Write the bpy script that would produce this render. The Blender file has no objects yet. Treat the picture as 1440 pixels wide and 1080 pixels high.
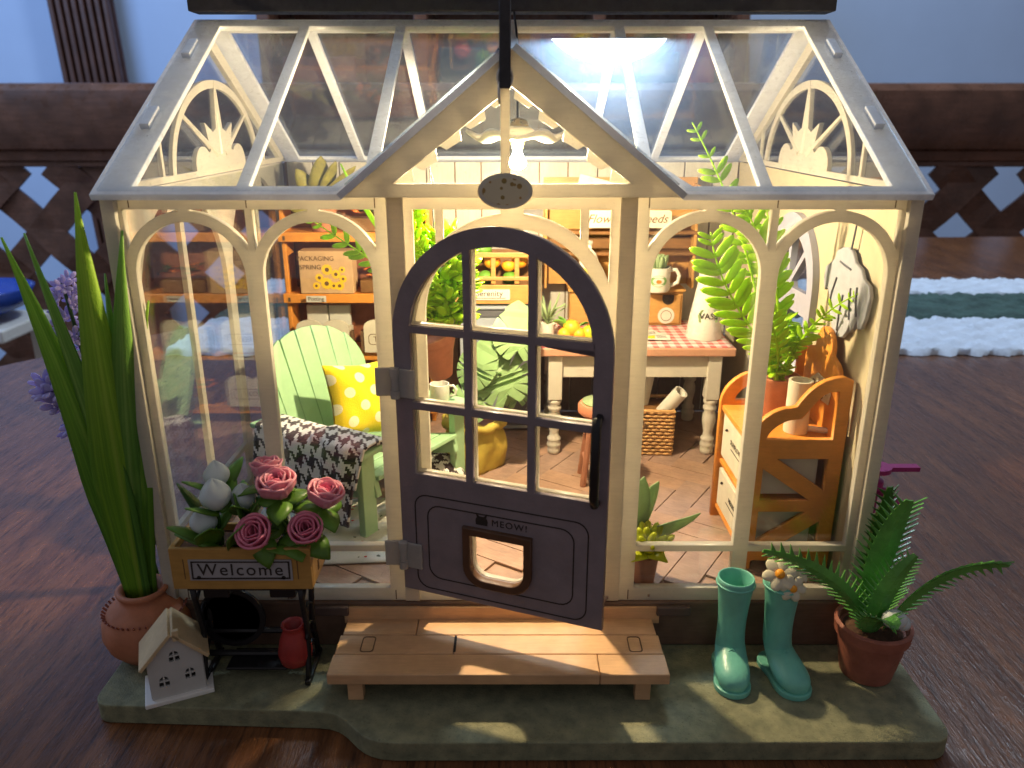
import bpy, math, random
from mathutils import Vector, Matrix, Euler, Quaternion
R = math.radians
PI = math.pi
U = 0.01                       # everything below is written in centimetres
rnd = random.Random(7)
scn = bpy.context.scene
C = scn.collection

# ------------------------------------------------------------------ camera
cam = bpy.data.cameras.new('camera')
cam.sensor_fit = 'HORIZONTAL'; cam.sensor_width = 36.0; cam.lens = 27.5
cam.clip_start = 0.01; cam.clip_end = 50.0
cam.dof.use_dof = True; cam.dof.focus_distance = 0.25; cam.dof.aperture_fstop = 26.0
co = bpy.data.objects.new('camera', cam); C.objects.link(co)
co.location = (0, -20*U, 15.63*U); co.rotation_euler = (R(90-18.8), 0, 0)
scn.camera = co

# ------------------------------------------------------------------ world, lights, exposure
w = bpy.data.worlds.new('World'); scn.world = w; w.use_nodes = True
w.node_tree.nodes['Background'].inputs[0].default_value = (0.72, 0.71, 0.78, 1)
w.node_tree.nodes['Background'].inputs[1].default_value = 0.29

def area(name, loc, target, size, power, col):
    l = bpy.data.lights.new(name, 'AREA'); l.shape = 'RECTANGLE'; l.size = size[0]*U; l.size_y = size[1]*U
    l.energy = power; l.color = col
    o = bpy.data.objects.new(name, l); C.objects.link(o); o.location = Vector(loc)*U
    d = (Vector(target)-Vector(loc)); o.rotation_euler = d.to_track_quat('-Z', 'Y').to_euler()
    return o
area('window_daylight', (-150, 60, 110), (-80, 190, 40), (90, 110), 21.0, (0.34, 0.57, 1.0))

scn.view_settings.view_transform = 'Standard'; scn.view_settings.look = 'None'
scn.view_settings.exposure = 0.0; scn.view_settings.gamma = 1.0
scn.view_settings.use_curve_mapping = False
scn.render.engine = 'CYCLES'
cy = scn.cycles
cy.use_denoising = True
try: cy.denoiser = 'OPENIMAGEDENOISE'; cy.denoising_input_passes = 'RGB_ALBEDO_NORMAL'
except Exception: pass
cy.max_bounces = 7; cy.transparent_max_bounces = 32; cy.transmission_bounces = 4; cy.glossy_bounces = 3
cy.diffuse_bounces = 3; cy.sample_clamp_indirect = 6.0; cy.caustics_reflective = False; cy.caustics_refractive = False

# ------------------------------------------------------------------ materials
MATS = {}
def newmat(name):
    m = bpy.data.materials.new(name); m.use_nodes = True; MATS[name] = m
    nt = m.node_tree; nt.nodes.clear()
    out = nt.nodes.new('ShaderNodeOutputMaterial')
    return m, nt, out
class NT:
    def __init__(s, nt): s.nt = nt
    def n(s, t, **k):
        x = s.nt.nodes.new(t)
        for a, b in k.items():
            if a == 'inp':
                for i, v in b.items():
                    if hasattr(v, 'is_linked') or hasattr(v, 'links'): s.nt.links.new(v, x.inputs[i])
                    else: x.inputs[i].default_value = v
            else: setattr(x, a, b)
        return x
    def math(s, op, a, b=0.0, c=0.0):
        x = s.n('ShaderNodeMath', operation=op, inp={0: a, 1: b})
        if op in ('MULTIPLY_ADD',): 
            x.inputs[2].default_value = c
        return x.outputs[0]
    def mix(s, f, a, b):
        x = s.n('ShaderNodeMix', data_type='RGBA')
        for i, v in ((0, f), (6, a), (7, b)):
            if hasattr(v, 'links'): s.nt.links.new(v, x.inputs[i])
            else: x.inputs[i].default_value = (tuple(v)+(1,))[:4] if isinstance(v, (tuple, list)) else v
        return x.outputs[2]
    def coord(s, scale=(1, 1, 1), kind='Object', rot=(0, 0, 0)):
        t = s.n('ShaderNodeTexCoord')
        k = 100.0 if kind == 'Object' else 1.0
        mp = s.n('ShaderNodeMapping'); s.nt.links.new(t.outputs[kind], mp.inputs[0])
        mp.inputs['Scale'].default_value = tuple(q*k for q in scale); mp.inputs['Rotation'].default_value = rot
        return mp.outputs[0]
    def noise(s, vec, scale, detail=3, rough=0.55):
        x = s.n('ShaderNodeTexNoise'); s.nt.links.new(vec, x.inputs['Vector'])
        x.inputs['Scale'].default_value = scale; x.inputs['Detail'].default_value = detail; x.inputs['Roughness'].default_value = rough
        return x.outputs['Fac']
    def ramp(s, fac, lo, hi, a=0.0, b=1.0):
        x = s.n('ShaderNodeMapRange', inp={0: fac, 1: lo, 2: hi, 3: a, 4: b}); x.clamp = True
        return x.outputs[0]
def col4(c): return (c[0], c[1], c[2], 1)
def dark(c, k): return tuple(max(0, min(1, x*k)) for x in c)

def M(name, col, rough=0.55, var=0.18, scale=2.0, bump=0.15, trans=0.0, coat=0.0, metal=0.0, stretch=(1, 1, 1), grain=0.0,
      grain_axis=(1, 1, 1), col2=None, spec=0.4, sheen=0.0, speck=0.0, speckcol=None):
    if name in MATS: return MATS[name]
    m, nt, out = newmat(name); q = NT(nt)
    v = q.coord(stretch)
    base = q.mix(q.ramp(q.noise(v, scale, 4), 0.3, 0.7), dark(col, 1-var), col2 or dark(col, 1+var))
    height = q.noise(v, scale*7, 3)
    if grain > 0:
        g = q.noise(q.coord(grain_axis), 3.0, 5, 0.65)
        base = q.mix(q.ramp(g, 0.35, 0.72, 0.0, grain), base, dark(col, 0.35))
        height = g
    if speck > 0:
        sp = q.ramp(q.noise(q.coord(), 14.0, 2), 0.64, 0.70, 0, speck)
        base = q.mix(sp, base, speckcol or dark(col, .4))
    b = q.n('ShaderNodeBsdfPrincipled')
    nt.links.new(base, b.inputs['Base Color'])
    rr = q.ramp(q.noise(v, scale*2.3, 3), 0.25, 0.75, max(0.03, rough-0.12), min(1, rough+0.12))
    nt.links.new(rr, b.inputs['Roughness'])
    b.inputs['Metallic'].default_value = metal; b.inputs['Specular IOR Level'].default_value = spec
    b.inputs['Coat Weight'].default_value = coat; b.inputs['Coat Roughness'].default_value = 0.15
    b.inputs['Sheen Weight'].default_value = sheen
    if bump > 0:
        bp = q.n('ShaderNodeBump'); bp.inputs['Strength'].default_value = bump; bp.inputs['Distance'].default_value = 0.0006
        nt.links.new(height, bp.inputs['Height']); nt.links.new(bp.outputs[0], b.inputs['Normal'])
    sh = b.outputs[0]
    if trans > 0:
        t = q.n('ShaderNodeBsdfTranslucent'); nt.links.new(base, t.inputs[0])
        mx = q.n('ShaderNodeMixShader'); mx.inputs[0].default_value = trans
        nt.links.new(sh, mx.inputs[1]); nt.links.new(t.outputs[0], mx.inputs[2]); sh = mx.outputs[0]
    nt.links.new(sh, out.inputs[0])
    return m

def glass(name, tint=(0.97, 0.985, 0.99), f0=0.045, dust=0.05, rough=0.01):
    if name in MATS: return MATS[name]
    m, nt, out = newmat(name); q = NT(nt)
    lw = q.n('ShaderNodeLayerWeight'); lw.inputs['Blend'].default_value = 0.5
    p5 = q.math('POWER', lw.outputs['Facing'], 5.0)
    fr = q.math('ADD', q.math('MULTIPLY', p5, 0.9), f0)
    tr = q.n('ShaderNodeBsdfTransparent'); tr.inputs[0].default_value = col4(tint)
    gl = q.n('ShaderNodeBsdfGlossy'); gl.inputs['Roughness'].default_value = rough; gl.inputs[0].default_value = (1, 1, 1, 1)
    if dust > 0:      # dusty pane: part of the gloss blurred, lamp halo's blue put into its tint
        g2 = q.n('ShaderNodeBsdfGlossy'); g2.inputs['Roughness'].default_value = .22; g2.inputs[0].default_value = (.62, .80, 1, 1)
        mg_ = q.n('ShaderNodeMixShader'); mg_.inputs[0].default_value = .35; nt.links.new(gl.outputs[0], mg_.inputs[1]); nt.links.new(g2.outputs[0], mg_.inputs[2]); gl = mg_
    m1 = q.n('ShaderNodeMixShader'); nt.links.new(fr, m1.inputs[0]); nt.links.new(tr.outputs[0], m1.inputs[1]); nt.links.new(gl.outputs[0], m1.inputs[2])
    if dust <= 0:
        nt.links.new(m1.outputs[0], out.inputs[0]); return m
    v = q.coord()
    a = q.ramp(q.noise(v, 9.0, 3, 0.75), 0.60, 0.72, 0, 1.0)
    b2 = q.ramp(q.noise(v, 0.45, 2, 0.6), 0.40, 0.72, 0.25, 1)
    sc = q.ramp(q.noise(q.coord((0.6, 7, 7), rot=(0.3, 0.5, 0.7)), 2.2, 3), 0.70, 0.74, 0, 0.7)
    d = q.math('MULTIPLY', q.math('MAXIMUM', a, sc), b2)
    d = q.math('ADD', q.math('MULTIPLY', d, dust*1.6), q.math('MULTIPLY', b2, dust*0.16))
    df = q.n('ShaderNodeBsdfDiffuse'); df.inputs[0].default_value = (0.75, 0.78, 0.82, 1)
    m2 = q.n('ShaderNodeMixShader'); nt.links.new(d, m2.inputs[0]); nt.links.new(m1.outputs[0], m2.inputs[1]); nt.links.new(df.outputs[0], m2.inputs[2])
    nt.links.new(m2.outputs[0], out.inputs[0])
    return m

def emit(name, col, strength):
    if name in MATS: return MATS[name]
    m, nt, out = newmat(name); q = NT(nt)
    e = q.n('ShaderNodeEmission'); e.inputs[0].default_value = col4(col); e.inputs[1].default_value = strength
    nt.links.new(e.outputs[0], out.inputs[0]); return m

def pattern(name, fn, rough=0.8, bump=0.0, trans=0.0, sheen=0.0):
    """fn(q, u, v) -> colour socket, on the UV map (in centimetres)"""
    m, nt, out = newmat(name); q = NT(nt)
    uv = q.n('ShaderNodeTexCoord').outputs['UV']
    sx = q.n('ShaderNodeSeparateXYZ'); nt.links.new(uv, sx.inputs[0])
    c = fn(q, sx.outputs[0], sx.outputs[1], uv)
    b = q.n('ShaderNodeBsdfPrincipled'); nt.links.new(c, b.inputs['Base Color']); b.inputs['Roughness'].default_value = rough
    b.inputs['Specular IOR Level'].default_value = 0.25; b.inputs['Sheen Weight'].default_value = sheen
    if bump:
        bp = q.n('ShaderNodeBump'); bp.inputs['Strength'].default_value = bump; bp.inputs['Distance'].default_value = 0.0008
        nt.links.new(q.noise(q.coord(), 22, 2), bp.inputs['Height']); nt.links.new(bp.outputs[0], b.inputs['Normal'])
    sh = b.outputs[0]
    if trans:
        t = q.n('ShaderNodeBsdfTranslucent'); nt.links.new(c, t.inputs[0]); mx = q.n('ShaderNodeMixShader'); mx.inputs[0].default_value = trans
        nt.links.new(sh, mx.inputs[1]); nt.links.new(t.outputs[0], mx.inputs[2]); sh = mx.outputs[0]
    nt.links.new(sh, out.inputs[0]); return m

def houndstooth(q, u, v, uv):
    k = 14.0
    xi = q.math('FLOOR', q.math('MULTIPLY', u, k)); yi = q.math('FLOOR', q.math('MULTIPLY', v, k))
    a = q.math('LESS_THAN', q.math('FLOORED_MODULO', xi, 8.0), 4.0)
    b = q.math('LESS_THAN', q.math('FLOORED_MODULO', yi, 8.0), 4.0)
    t = q.math('LESS_THAN', q.math('FLOORED_MODULO', q.math('ADD', xi, yi), 4.0), 2.0)
    r = q.math('ADD', q.math('MULTIPLY', a, t), q.math('MULTIPLY', b, q.math('SUBTRACT', 1.0, t)))
    n = q.ramp(q.noise(q.coord(), 30, 2), .3, .7)
    return q.mix(r, q.mix(n, (.62, .61, .58), (.78, .77, .74)), q.mix(n, (.012, .008, .012), (.04, .025, .03)))
def gingham(q, u, v, uv):
    k = 2.2
    a = q.math('LESS_THAN', q.math('FRACT', q.math('MULTIPLY', u, k)), 0.5)
    b = q.math('LESS_THAN', q.math('FRACT', q.math('MULTIPLY', v, k)), 0.5)
    f = q.math('MULTIPLY', q.math('ADD', a, b), 0.5)
    return q.mix(f, (.62, .57, .53), (.55, .12, .11))
def polka(q, u, v, uv):
    k = 0.92
    def cell(off):
        fu = q.math('SUBTRACT', q.math('FRACT', q.math('ADD', q.math('MULTIPLY', u, k), off)), 0.5)
        fv = q.math('SUBTRACT', q.math('FRACT', q.math('ADD', q.math('MULTIPLY', v, k), off)), 0.5)
        d = q.math('ADD', q.math('MULTIPLY', fu, fu), q.math('MULTIPLY', fv, fv))
        return q.math('LESS_THAN', d, 0.034)
    f = q.math('MAXIMUM', cell(0.0), cell(0.5))
    return q.mix(f, (.66, .50, .008), (.70, .66, .42))
def floralcloth(q, u, v, uv):
    vo = q.n('ShaderNodeTexVoronoi'); q.nt.links.new(uv, vo.inputs['Vector']); vo.inputs['Scale'].default_value = 2.6
    d = q.math('LESS_THAN', q.math('ADD', vo.outputs['Distance'], q.math('MULTIPLY', q.noise(uv, 9.0, 2), 0.25)), 0.30)
    c = q.mix(q.math('GREATER_THAN', q.noise(uv, 1.7, 1), 0.52), (.10, .11, .08), (.45, .06, .05))
    return q.mix(d, (.56, .56, .51), c)

mt = {}
FRAME = M('acrylic_frame', (.78, .73, .62), .34, .05, 1.2, .04, trans=.46, grain=.12, speck=.10, grain_axis=(.5, .5, 5))
GLASS = glass('clear_acrylic', f0=.055, dust=0)
ROOFGLASS = glass('roof_acrylic', f0=.085, dust=.22, tint=(.95, .97, .985))
DOORDARK = M('charcoal_paint', (.225, .185, .20), .5, .12, 1.3, .22, speck=.16, speckcol=(.34, .31, .31))
CREAM = M('cream_board', (.62, .57, .45), .6, .06, 2, .05)
WALLWHITE = M('whitewashed_board', (.52, .495, .44), .65, .10, 1.0, .12, grain=.25, grain_axis=(5, 5, .5))
FLOORW = M('floor_plank', (.36, .22, .15), .5, .22, 1.2, .12, grain=.45, grain_axis=(.8, 6, 6))
FLOORW2 = M('floor_plank_grey', (.33, .215, .165), .5, .22, 1.4, .12, grain=.45, grain_axis=(6, .8, 6))
ORANGE = M('orange_wood', (.72, .28, .045), .42, .12, 1.5, .05, grain=.20, grain_axis=(.6, 5, 5))
BROWNB = M('red_brown_board', (.26, .085, .035), .6, .15, 1.5, .05)
DECKW = M('deck_wood', (.62, .37, .19), .5, .12, 1.2, .08, grain=.22, grain_axis=(.5, 6, 6))
PLINTH = M('plinth_wood', (.17, .10, .065), .6, .2, 1.5, .12, grain=.3, grain_axis=(.5, 5, 5))
FELT = M('moss_card', (.20, .205, .125), .8, .24, 2.6, .5, col2=(.28, .275, .16), speck=.5, speckcol=(.08, .09, .05))
TERRA = M('terracotta', (.44, .165, .085), .65, .14, 2, .12, speck=.15)
TERRAD = M('dark_terracotta', (.30, .10, .065), .55, .2, 2, .2)
LIME = M('lime_plastic', (.48, .76, .03), .38, .15, 1.2, .08, trans=.45, spec=.5)
LEAFD = M('dark_leaf', (.045, .115, .02), .35, .3, 2.0, .15, trans=.22)
LEAFG = M('blade_leaf', (.20, .42, .04), .42, .32, 1.0, .25, trans=.42, grain=.35, grain_axis=(5, 5, .35))
LEAFP = M('pale_leaf', (.40, .53, .27), .5, .12, 2, .08, trans=.42)
MONST = M('monstera_leaf', (.24, .38, .16), .5, .10, 2, .08, trans=.2)
OLIVE = M('olive_leaf', (.30, .27, .055), .5, .3, 1.5, .1, trans=.25)
FERN2 = M('fern_plastic', (.13, .40, .08), .28, .4, 1.1, .12, trans=.15, spec=.6)
MINT = M('mint_paint', (.30, .50, .28), .5, .06, 2, .05)
STEELBLUE = M('grey_blue_paint', (.34, .37, .44), .55, .08, 2, .06)
BLACKM = M('black_iron', (.012, .011, .012), .38, .2, 3, .12)
REDP = M('red_glaze', (.34, .035, .03), .4, .2, 2, .1)
TEAL = M('teal_rubber', (.16, .49, .39), .38, .16, 1.3, .14, spec=.5, speck=.18, speckcol=(.22, .44, .36))
WHITEP = M('white_ceramic', (.64, .62, .55), .3, .04, 2, .02, spec=.5)
WHITEPAINT = M('white_paint', (.78, .76, .72), .45, .06, 2, .05)
PAPER = M('paper', (.60, .57, .50), .8, .06, 2, .04)
KRAFT = M('kraft_card', (.52, .33, .17), .75, .10, 2, .06)
INK = M('ink', (.03, .022, .018), .8, .1, 2, 0)
INKB = M('brown_ink', (.13, .07, .03), .8, .1, 2, 0)
WICK = M('wicker', (.52, .29, .11), .6, .2, 3, .1)
ROSE = M('rose_petal', (.93, .34, .46), .45, .10, 2.4, .12, trans=.35, col2=(.95, .58, .63))
ROSED = M('rose_petal_deep', (.95, .24, .40), .45, .10, 2.4, .12, trans=.35, col2=(.95, .46, .56))
BUDW = M('white_bud', (.68, .74, .74), .4, .08, 2, .06, trans=.2)
PURPLE = M('lavender_petal', (.64, .57, .94), .4, .15, 3, .06, trans=.5)
MAG = M('magenta_plastic', (.38, .03, .16), .35, .1, 2, .04)
YELLOW = M('yellow_plastic', (.82, .66, .02), .4, .08, 2, .04)
MUSTARD = M('mustard_canvas', (.44, .33, .05), .7, .16, 2, .25)
SOIL = M('soil', (.10, .05, .03), .9, .4, 5, .5)
ORNG = M('orange_skin', (.85, .34, .02), .4, .12, 4, .15)
GRNV = M('green_veg', (.12, .28, .03), .45, .2, 3, .12)
REDF = M('red_veg', (.6, .05, .04), .4, .15, 3, .1)
HUTCHW = M('honey_wood', (.48, .255, .075), .5, .14, 1.5, .08, grain=.3, grain_axis=(.5, 5, 5))
HUTCHD = M('dark_honey_wood', (.20, .095, .03), .55, .2, 1.5, .1, grain=.3, grain_axis=(.5, 5, 5))
BALSA = M('balsa', (.58, .43, .24), .6, .1, 2, .08, grain=.2, grain_axis=(1, 5, 5))
GREYG = M('grey_glove_cloth', (.34, .35, .40), .75, .08, 3, .2)
TABLE = None
CLEARPL = M('hinge_plastic', (.62, .60, .56), .2, .05, 2, .03, trans=.5, spec=.7)
HOUND = pattern('houndstooth_wool', houndstooth, .9, .5, sheen=.2)
GING = pattern('gingham_cloth', gingham, .85, .15)
POLKA = pattern('polka_cotton', polka, .85, .3, sheen=.2)
FLORAL = pattern('floral_rug_cloth', floralcloth, .9, .2)

def table_mat():
    m, nt, out = newmat('polished_table_wood'); q = NT(nt)
    rot = (0, 0, R(4))
    g = q.noise(q.coord((1.5, .11, 1), rot=rot), 1.0, 6, .72)          # broad figure, running away from the viewer
    g2 = q.noise(q.coord((8.0, .75, 1), rot=rot), 1.0, 4, .7)          # open pores
    big = q.noise(q.coord((.16, .05, 1), rot=rot), 1.0, 3)
    c = q.mix(q.ramp(g, .34, .66), (.090, .032, .012), (.29, .115, .042))
    c = q.mix(q.ramp(big, .32, .68, 0, .6), c, (.085, .033, .017))
    c = q.mix(q.ramp(g2, .52, .64, 0, .7), c, (.020, .008, .005))
    wear = q.ramp(q.noise(q.coord((.5, .4, 1)), 1.0, 5, .75), .62, .74, 0, .35)
    c = q.mix(wear, c, (.33, .17, .09))
    b = q.n('ShaderNodeBsdfPrincipled'); nt.links.new(c, b.inputs['Base Color'])
    scr = q.noise(q.coord((6, .35, 1), rot=(0, 0, R(35))), 1.2, 3)
    rr = q.math('ADD', q.ramp(g2, .3, .75, .20, .46), q.ramp(scr, .62, .7, 0, .2))
    nt.links.new(rr, b.inputs['Roughness'])
    b.inputs['Specular IOR Level'].default_value = .30; b.inputs['Coat Weight'].default_value = .30; b.inputs['Coat Roughness'].default_value = .16
    bp = q.n('ShaderNodeBump'); bp.inputs['Strength'].default_value = .45; bp.inputs['Distance'].default_value = .0009
    nt.links.new(q.math('ADD', q.math('MULTIPLY', g2, -1.0), q.math('MULTIPLY', q.noise(q.coord(), 1.1, 3), .8)), bp.inputs['Height']); nt.links.new(bp.outputs[0], b.inputs['Normal'])
    nt.links.new(b.outputs[0], out.inputs[0]); return m
TABLE = table_mat()

# ------------------------------------------------------------------ mesh helpers
class MB:
    def __init__(s): s.v = []; s.f = []; s.uv = {}; s.m = Matrix.Identity(4)
    def add(s, vs, fs, uvs=None):
        o = len(s.v)
        s.v += [s.m @ Vector(p) for p in vs]
        for i, f in enumerate(fs):
            if uvs: s.uv[len(s.f)] = [uvs[j] for j in f]
            s.f.append([j+o for j in f])
        return s
    def at(s, loc=(0, 0, 0), rot=(0, 0, 0), scale=(1, 1, 1)):
        s.m = Matrix.LocRotScale(Vector(loc), Euler(rot), Vector(scale)); return s
    def box(s, c, d):
        x, y, z = c; a, b, e = d[0]/2, d[1]/2, d[2]/2
        vs = [(x+i*a, y+j*b, z+k*e) for i in (-1, 1) for j in (-1, 1) for k in (-1, 1)]
        return s.add(vs, [(0, 1, 3, 2), (4, 6, 7, 5), (0, 4, 5, 1), (2, 3, 7, 6), (0, 2, 6, 4), (1, 5, 7, 3)])
    def lathe(s, prof, n=24, c=(0, 0, 0)):
        vs = []; fs = []
        for r, z in prof:
            for i in range(n):
                a = 2*PI*i/n; vs.append((c[0]+r*math.cos(a), c[1]+r*math.sin(a), c[2]+z))
        for k in range(len(prof)-1):
            for i in range(n):
                j = (i+1) % n; fs.append((k*n+i, k*n+j, (k+1)*n+j, (k+1)*n+i))
        if prof[0][0] > 1e-4: fs.append(tuple(range(n))[::-1])
        if prof[-1][0] > 1e-4: fs.append(tuple((len(prof)-1)*n+i for i in range(n)))
        return s.add(vs, fs)
    def tube(s, pts, r, n=8, flat=None):
        pts = [Vector(p) for p in pts]; rs = r if isinstance(r, (list, tuple)) else [r]*len(pts)
        vs = []; fs = []; up = None
        for i, p in enumerate(pts):
            t = (pts[min(i+1, len(pts)-1)]-pts[max(i-1, 0)]).normalized()
            if up is None: up = t.orthogonal().normalized()
            up = (up-t*up.dot(t)).normalized(); b = t.cross(up)
            for k in range(n):
                a = 2*PI*k/n; vs.append(p+(up*math.cos(a)+b*math.sin(a))*rs[i])
        for i in range(len(pts)-1):
            for k in range(n):
                j = (k+1) % n; fs.append((i*n+k, i*n+j, (i+1)*n+j, (i+1)*n+k))
        fs.append(tuple(range(n))[::-1]); fs.append(tuple((len(pts)-1)*n+k for k in range(n)))
        return s.add(vs, fs)
    def ball(s, c, r, nu=16, nv=10):
        r = r if isinstance(r, (tuple, list)) else (r, r, r)
        vs = [(c[0], c[1], c[2]-r[2])]; fs = []
        for j in range(1, nv):
            b = PI*j/nv-PI/2
            for i in range(nu):
                a = 2*PI*i/nu; vs.append((c[0]+r[0]*math.cos(b)*math.cos(a), c[1]+r[1]*math.cos(b)*math.sin(a), c[2]+r[2]*math.sin(b)))
        vs.append((c[0], c[1], c[2]+r[2])); L = len(vs)-1
        for i in range(nu):
            k = (i+1) % nu; fs.append((0, 1+k, 1+i)); fs.append((L, L-nu+i, L-nu+k))
            for j in range(nv-2): fs.append((1+j*nu+i, 1+j*nu+k, 1+(j+1)*nu+k, 1+(j+1)*nu+i))
        return s.add(vs, fs)
    def prism(s, poly, z0, z1):
        n = len(poly); vs = [(x, y, z0) for x, y in poly]+[(x, y, z1) for x, y in poly]
        fs = [tuple(range(n))[::-1], tuple(range(n, 2*n))]+[(i, (i+1) % n, n+(i+1) % n, n+i) for i in range(n)]
        return s.add(vs, fs)
    def grid(s, fn, nu, nv, uvfn=None):
        vs = []; uvs = []; fs = []
        for j in range(nv+1):
            for i in range(nu+1):
                vs.append(fn(i/nu, j/nv)); uvs.append(uvfn(i/nu, j/nv) if uvfn else (i/nu, j/nv))
        for j in range(nv):
            for i in range(nu):
                a = j*(nu+1)+i; fs.append((a, a+1, a+nu+2, a+nu+1))
        return s.add(vs, fs, uvs)
    def mesh(s, name, smooth=False):
        me = bpy.data.meshes.new(name)
        me.from_pydata([tuple(p*U) for p in s.v], [], s.f)
        if s.uv:
            l = me.uv_layers.new(name='UVMap')
            for pi, p in enumerate(me.polygons):
                if pi in s.uv:
                    for k, li in enumerate(p.loop_indices): l.data[li].uv = s.uv[pi][k]
        if smooth:
            for p in me.polygons: p.use_smooth = True
        me.validate(); me.update(); return me
    def build(s, name, mat, parent=None, smooth=False, bevel=0.0, solid=0.0, sub=0, loc=None, rot=None, autos=None):
        me = s.mesh(name, smooth or autos is not None); me.materials.append(mat)
        return link(name, me, parent, bevel, solid, sub, loc, rot, autos)
def link(name, me, parent=None, bevel=0, solid=0, sub=0, loc=None, rot=None, autos=None):
    o = bpy.data.objects.new(name, me); C.objects.link(o)
    if parent is not None: o.parent = parent
    if loc is not None: o.location = Vector(loc)*U
    if rot is not None: o.rotation_euler = rot
    if autos is not None:
        try: me.set_sharp_from_angle(angle=R(autos))
        except Exception: pass
    if solid:
        md = o.modifiers.new('solid', 'SOLIDIFY'); md.thickness = solid*U; md.offset = 0
    if sub:
        md = o.modifiers.new('sub', 'SUBSURF'); md.levels = sub; md.render_levels = sub
    if bevel:
        md = o.modifiers.new('bevel', 'BEVEL'); md.width = bevel*U; md.segments = 2; md.limit_method = 'ANGLE'; md.angle_limit = R(40)
    return o
def thing(name, label, cat, loc=(0, 0, 0), rz=0.0, group=None):
    o = bpy.data.objects.new(name, None); C.objects.link(o); o.empty_display_size = .005
    o.location = Vector(loc)*U; o.rotation_euler = (0, 0, rz)
    return tag(o, label, cat, group)
def tag(o, label=None, cat=None, group=None, kind=None):
    if label: o['label'] = label
    if cat: o['category'] = cat
    if group: o['group'] = group
    if kind: o['kind'] = kind
    return o
def copy_obj(o, parent, mat4=None):
    c = o.copy(); C.objects.link(c); c.parent = parent
    if mat4 is not None: c.matrix_local = mat4
    return c
def mu(loc=(0, 0, 0), rot=(0, 0, 0), sc=(1, 1, 1)):
    return Matrix.LocRotScale(Vector(loc)*U, Euler(rot), Vector(sc))

def arc(cx, cz, r, a0, a1, n=20, rz=None):
    rz = rz or r
    return [(cx+r*math.cos(R(a0+(a1-a0)*i/n)), cz+rz*math.sin(R(a0+(a1-a0)*i/n))) for i in range(n+1)]
def rrect(x0, z0, x1, z1, r=.2, n=5):
    return arc(x1-r, z1-r, r, 0, 90, n)+arc(x0+r, z1-r, r, 90, 180, n)+arc(x0+r, z0+r, r, 180, 270, n)+arc(x1-r, z0+r, r, 270, 360, n)
PLANE_XZ = Matrix(((1, 0, 0, 0), (0, 0, -1, 0), (0, 1, 0, 0), (0, 0, 0, 1)))    # (a,b) -> (x,z), thickness along y
PLANE_YZ = Matrix(((0, 0, 1, 0), (1, 0, 0, 0), (0, 1, 0, 0), (0, 0, 0, 1)))     # (a,b) -> (y,z), thickness along x
def sheet(name, outlines, thick, mat, parent, M4=Matrix.Identity(4), bevel=0.0):
    """laser-cut sheet: outlines[0] the rim, the rest holes, centred on its plane"""
    cu = bpy.data.curves.new(name, 'CURVE'); cu.dimensions = '2D'; cu.fill_mode = 'BOTH'
    cu.extrude = max(thick/2-bevel, .002); cu.bevel_depth = bevel; cu.bevel_resolution = 1
    for o in outlines:
        sp = cu.splines.new('POLY'); sp.points.add(len(o)-1)
        for p, (x, y) in zip(sp.points, o): p.co = (x, y, 0, 1)
        sp.use_cyclic_u = True
    ob = bpy.data.objects.new('tmp', cu); C.objects.link(ob)
    dg = bpy.context.evaluated_depsgraph_get()
    me = bpy.data.meshes.new_from_object(ob.evaluated_get(dg))
    bpy.data.objects.remove(ob); bpy.data.curves.remove(cu)
    me.transform(Matrix.Scale(U, 4) @ M4); me.name = name
    me.materials.clear(); me.materials.append(mat)
    return link(name, me, parent)
def text(name, body, size, mat, parent, loc, rot=(PI/2, 0, 0), shear=0.0, depth=.006, space=1.0, offset=0.0):
    cu = bpy.data.curves.new(name, 'FONT'); cu.body = body; cu.size = size; cu.align_x = 'CENTER'; cu.align_y = 'CENTER'
    cu.extrude = depth; cu.shear = shear; cu.space_character = space; cu.offset = offset; cu.resolution_u = 4
    ob = bpy.data.objects.new('tmp', cu); C.objects.link(ob)
    dg = bpy.context.evaluated_depsgraph_get()
    me = bpy.data.meshes.new_from_object(ob.evaluated_get(dg))
    bpy.data.objects.remove(ob); bpy.data.curves.remove(cu)
    me.transform(Matrix.Scale(U, 4) @ Matrix.LocRotScale(Vector(loc), Euler(rot), None)); me.name = name
    me.materials.clear(); me.materials.append(mat)
    return link(name, me, parent)
def bez(p0, p1, p2, p3, n=14):
    p0, p1, p2, p3 = map(Vector, (p0, p1, p2, p3)); o = []
    for i in range(n+1):
        t = i/n; o.append(p0*(1-t)**3+p1*3*t*(1-t)**2+p2*3*t*t*(1-t)+p3*t**3)
    return o
def blade(name, mat, parent, pts, width, side=None, fold=.25, tip=.02, prof=None, n=4, thick=.03, notch=0.0, smooth=True):
    """a leaf along a path: width profile, centre fold"""
    pts = [Vector(p) for p in pts]; m = len(pts)-1
    prof = prof or (lambda t: math.sin(PI*min(1, t*.9+.1))**.7)
    side = Vector(side).normalized() if side is not None else None
    frames = []
    for i, p in enumerate(pts):
        t = (pts[min(i+1, m)]-pts[max(i-1, 0)]).normalized()
        s_ = side if side is not None else t.cross(Vector((0, 0, 1)))
        s_ = (s_-t*s_.dot(t)); s_ = s_.normalized() if s_.length > 1e-5 else t.orthogonal().normalized()
        frames.append((p, s_, t.cross(s_)))
    def fn(u, v):
        i = min(m, int(round(v*m))); p, s_, nn = frames[i]
        wv = max(tip, width*prof(v)); k = (u-.5)*2
        if notch and abs(k) > .6 and i % 2: wv *= (1-notch)
        return p+s_*k*wv+nn*abs(k)*wv*fold
    return MB().grid(fn, n, m).build(name, mat, parent, smooth=smooth, solid=thick)

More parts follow.
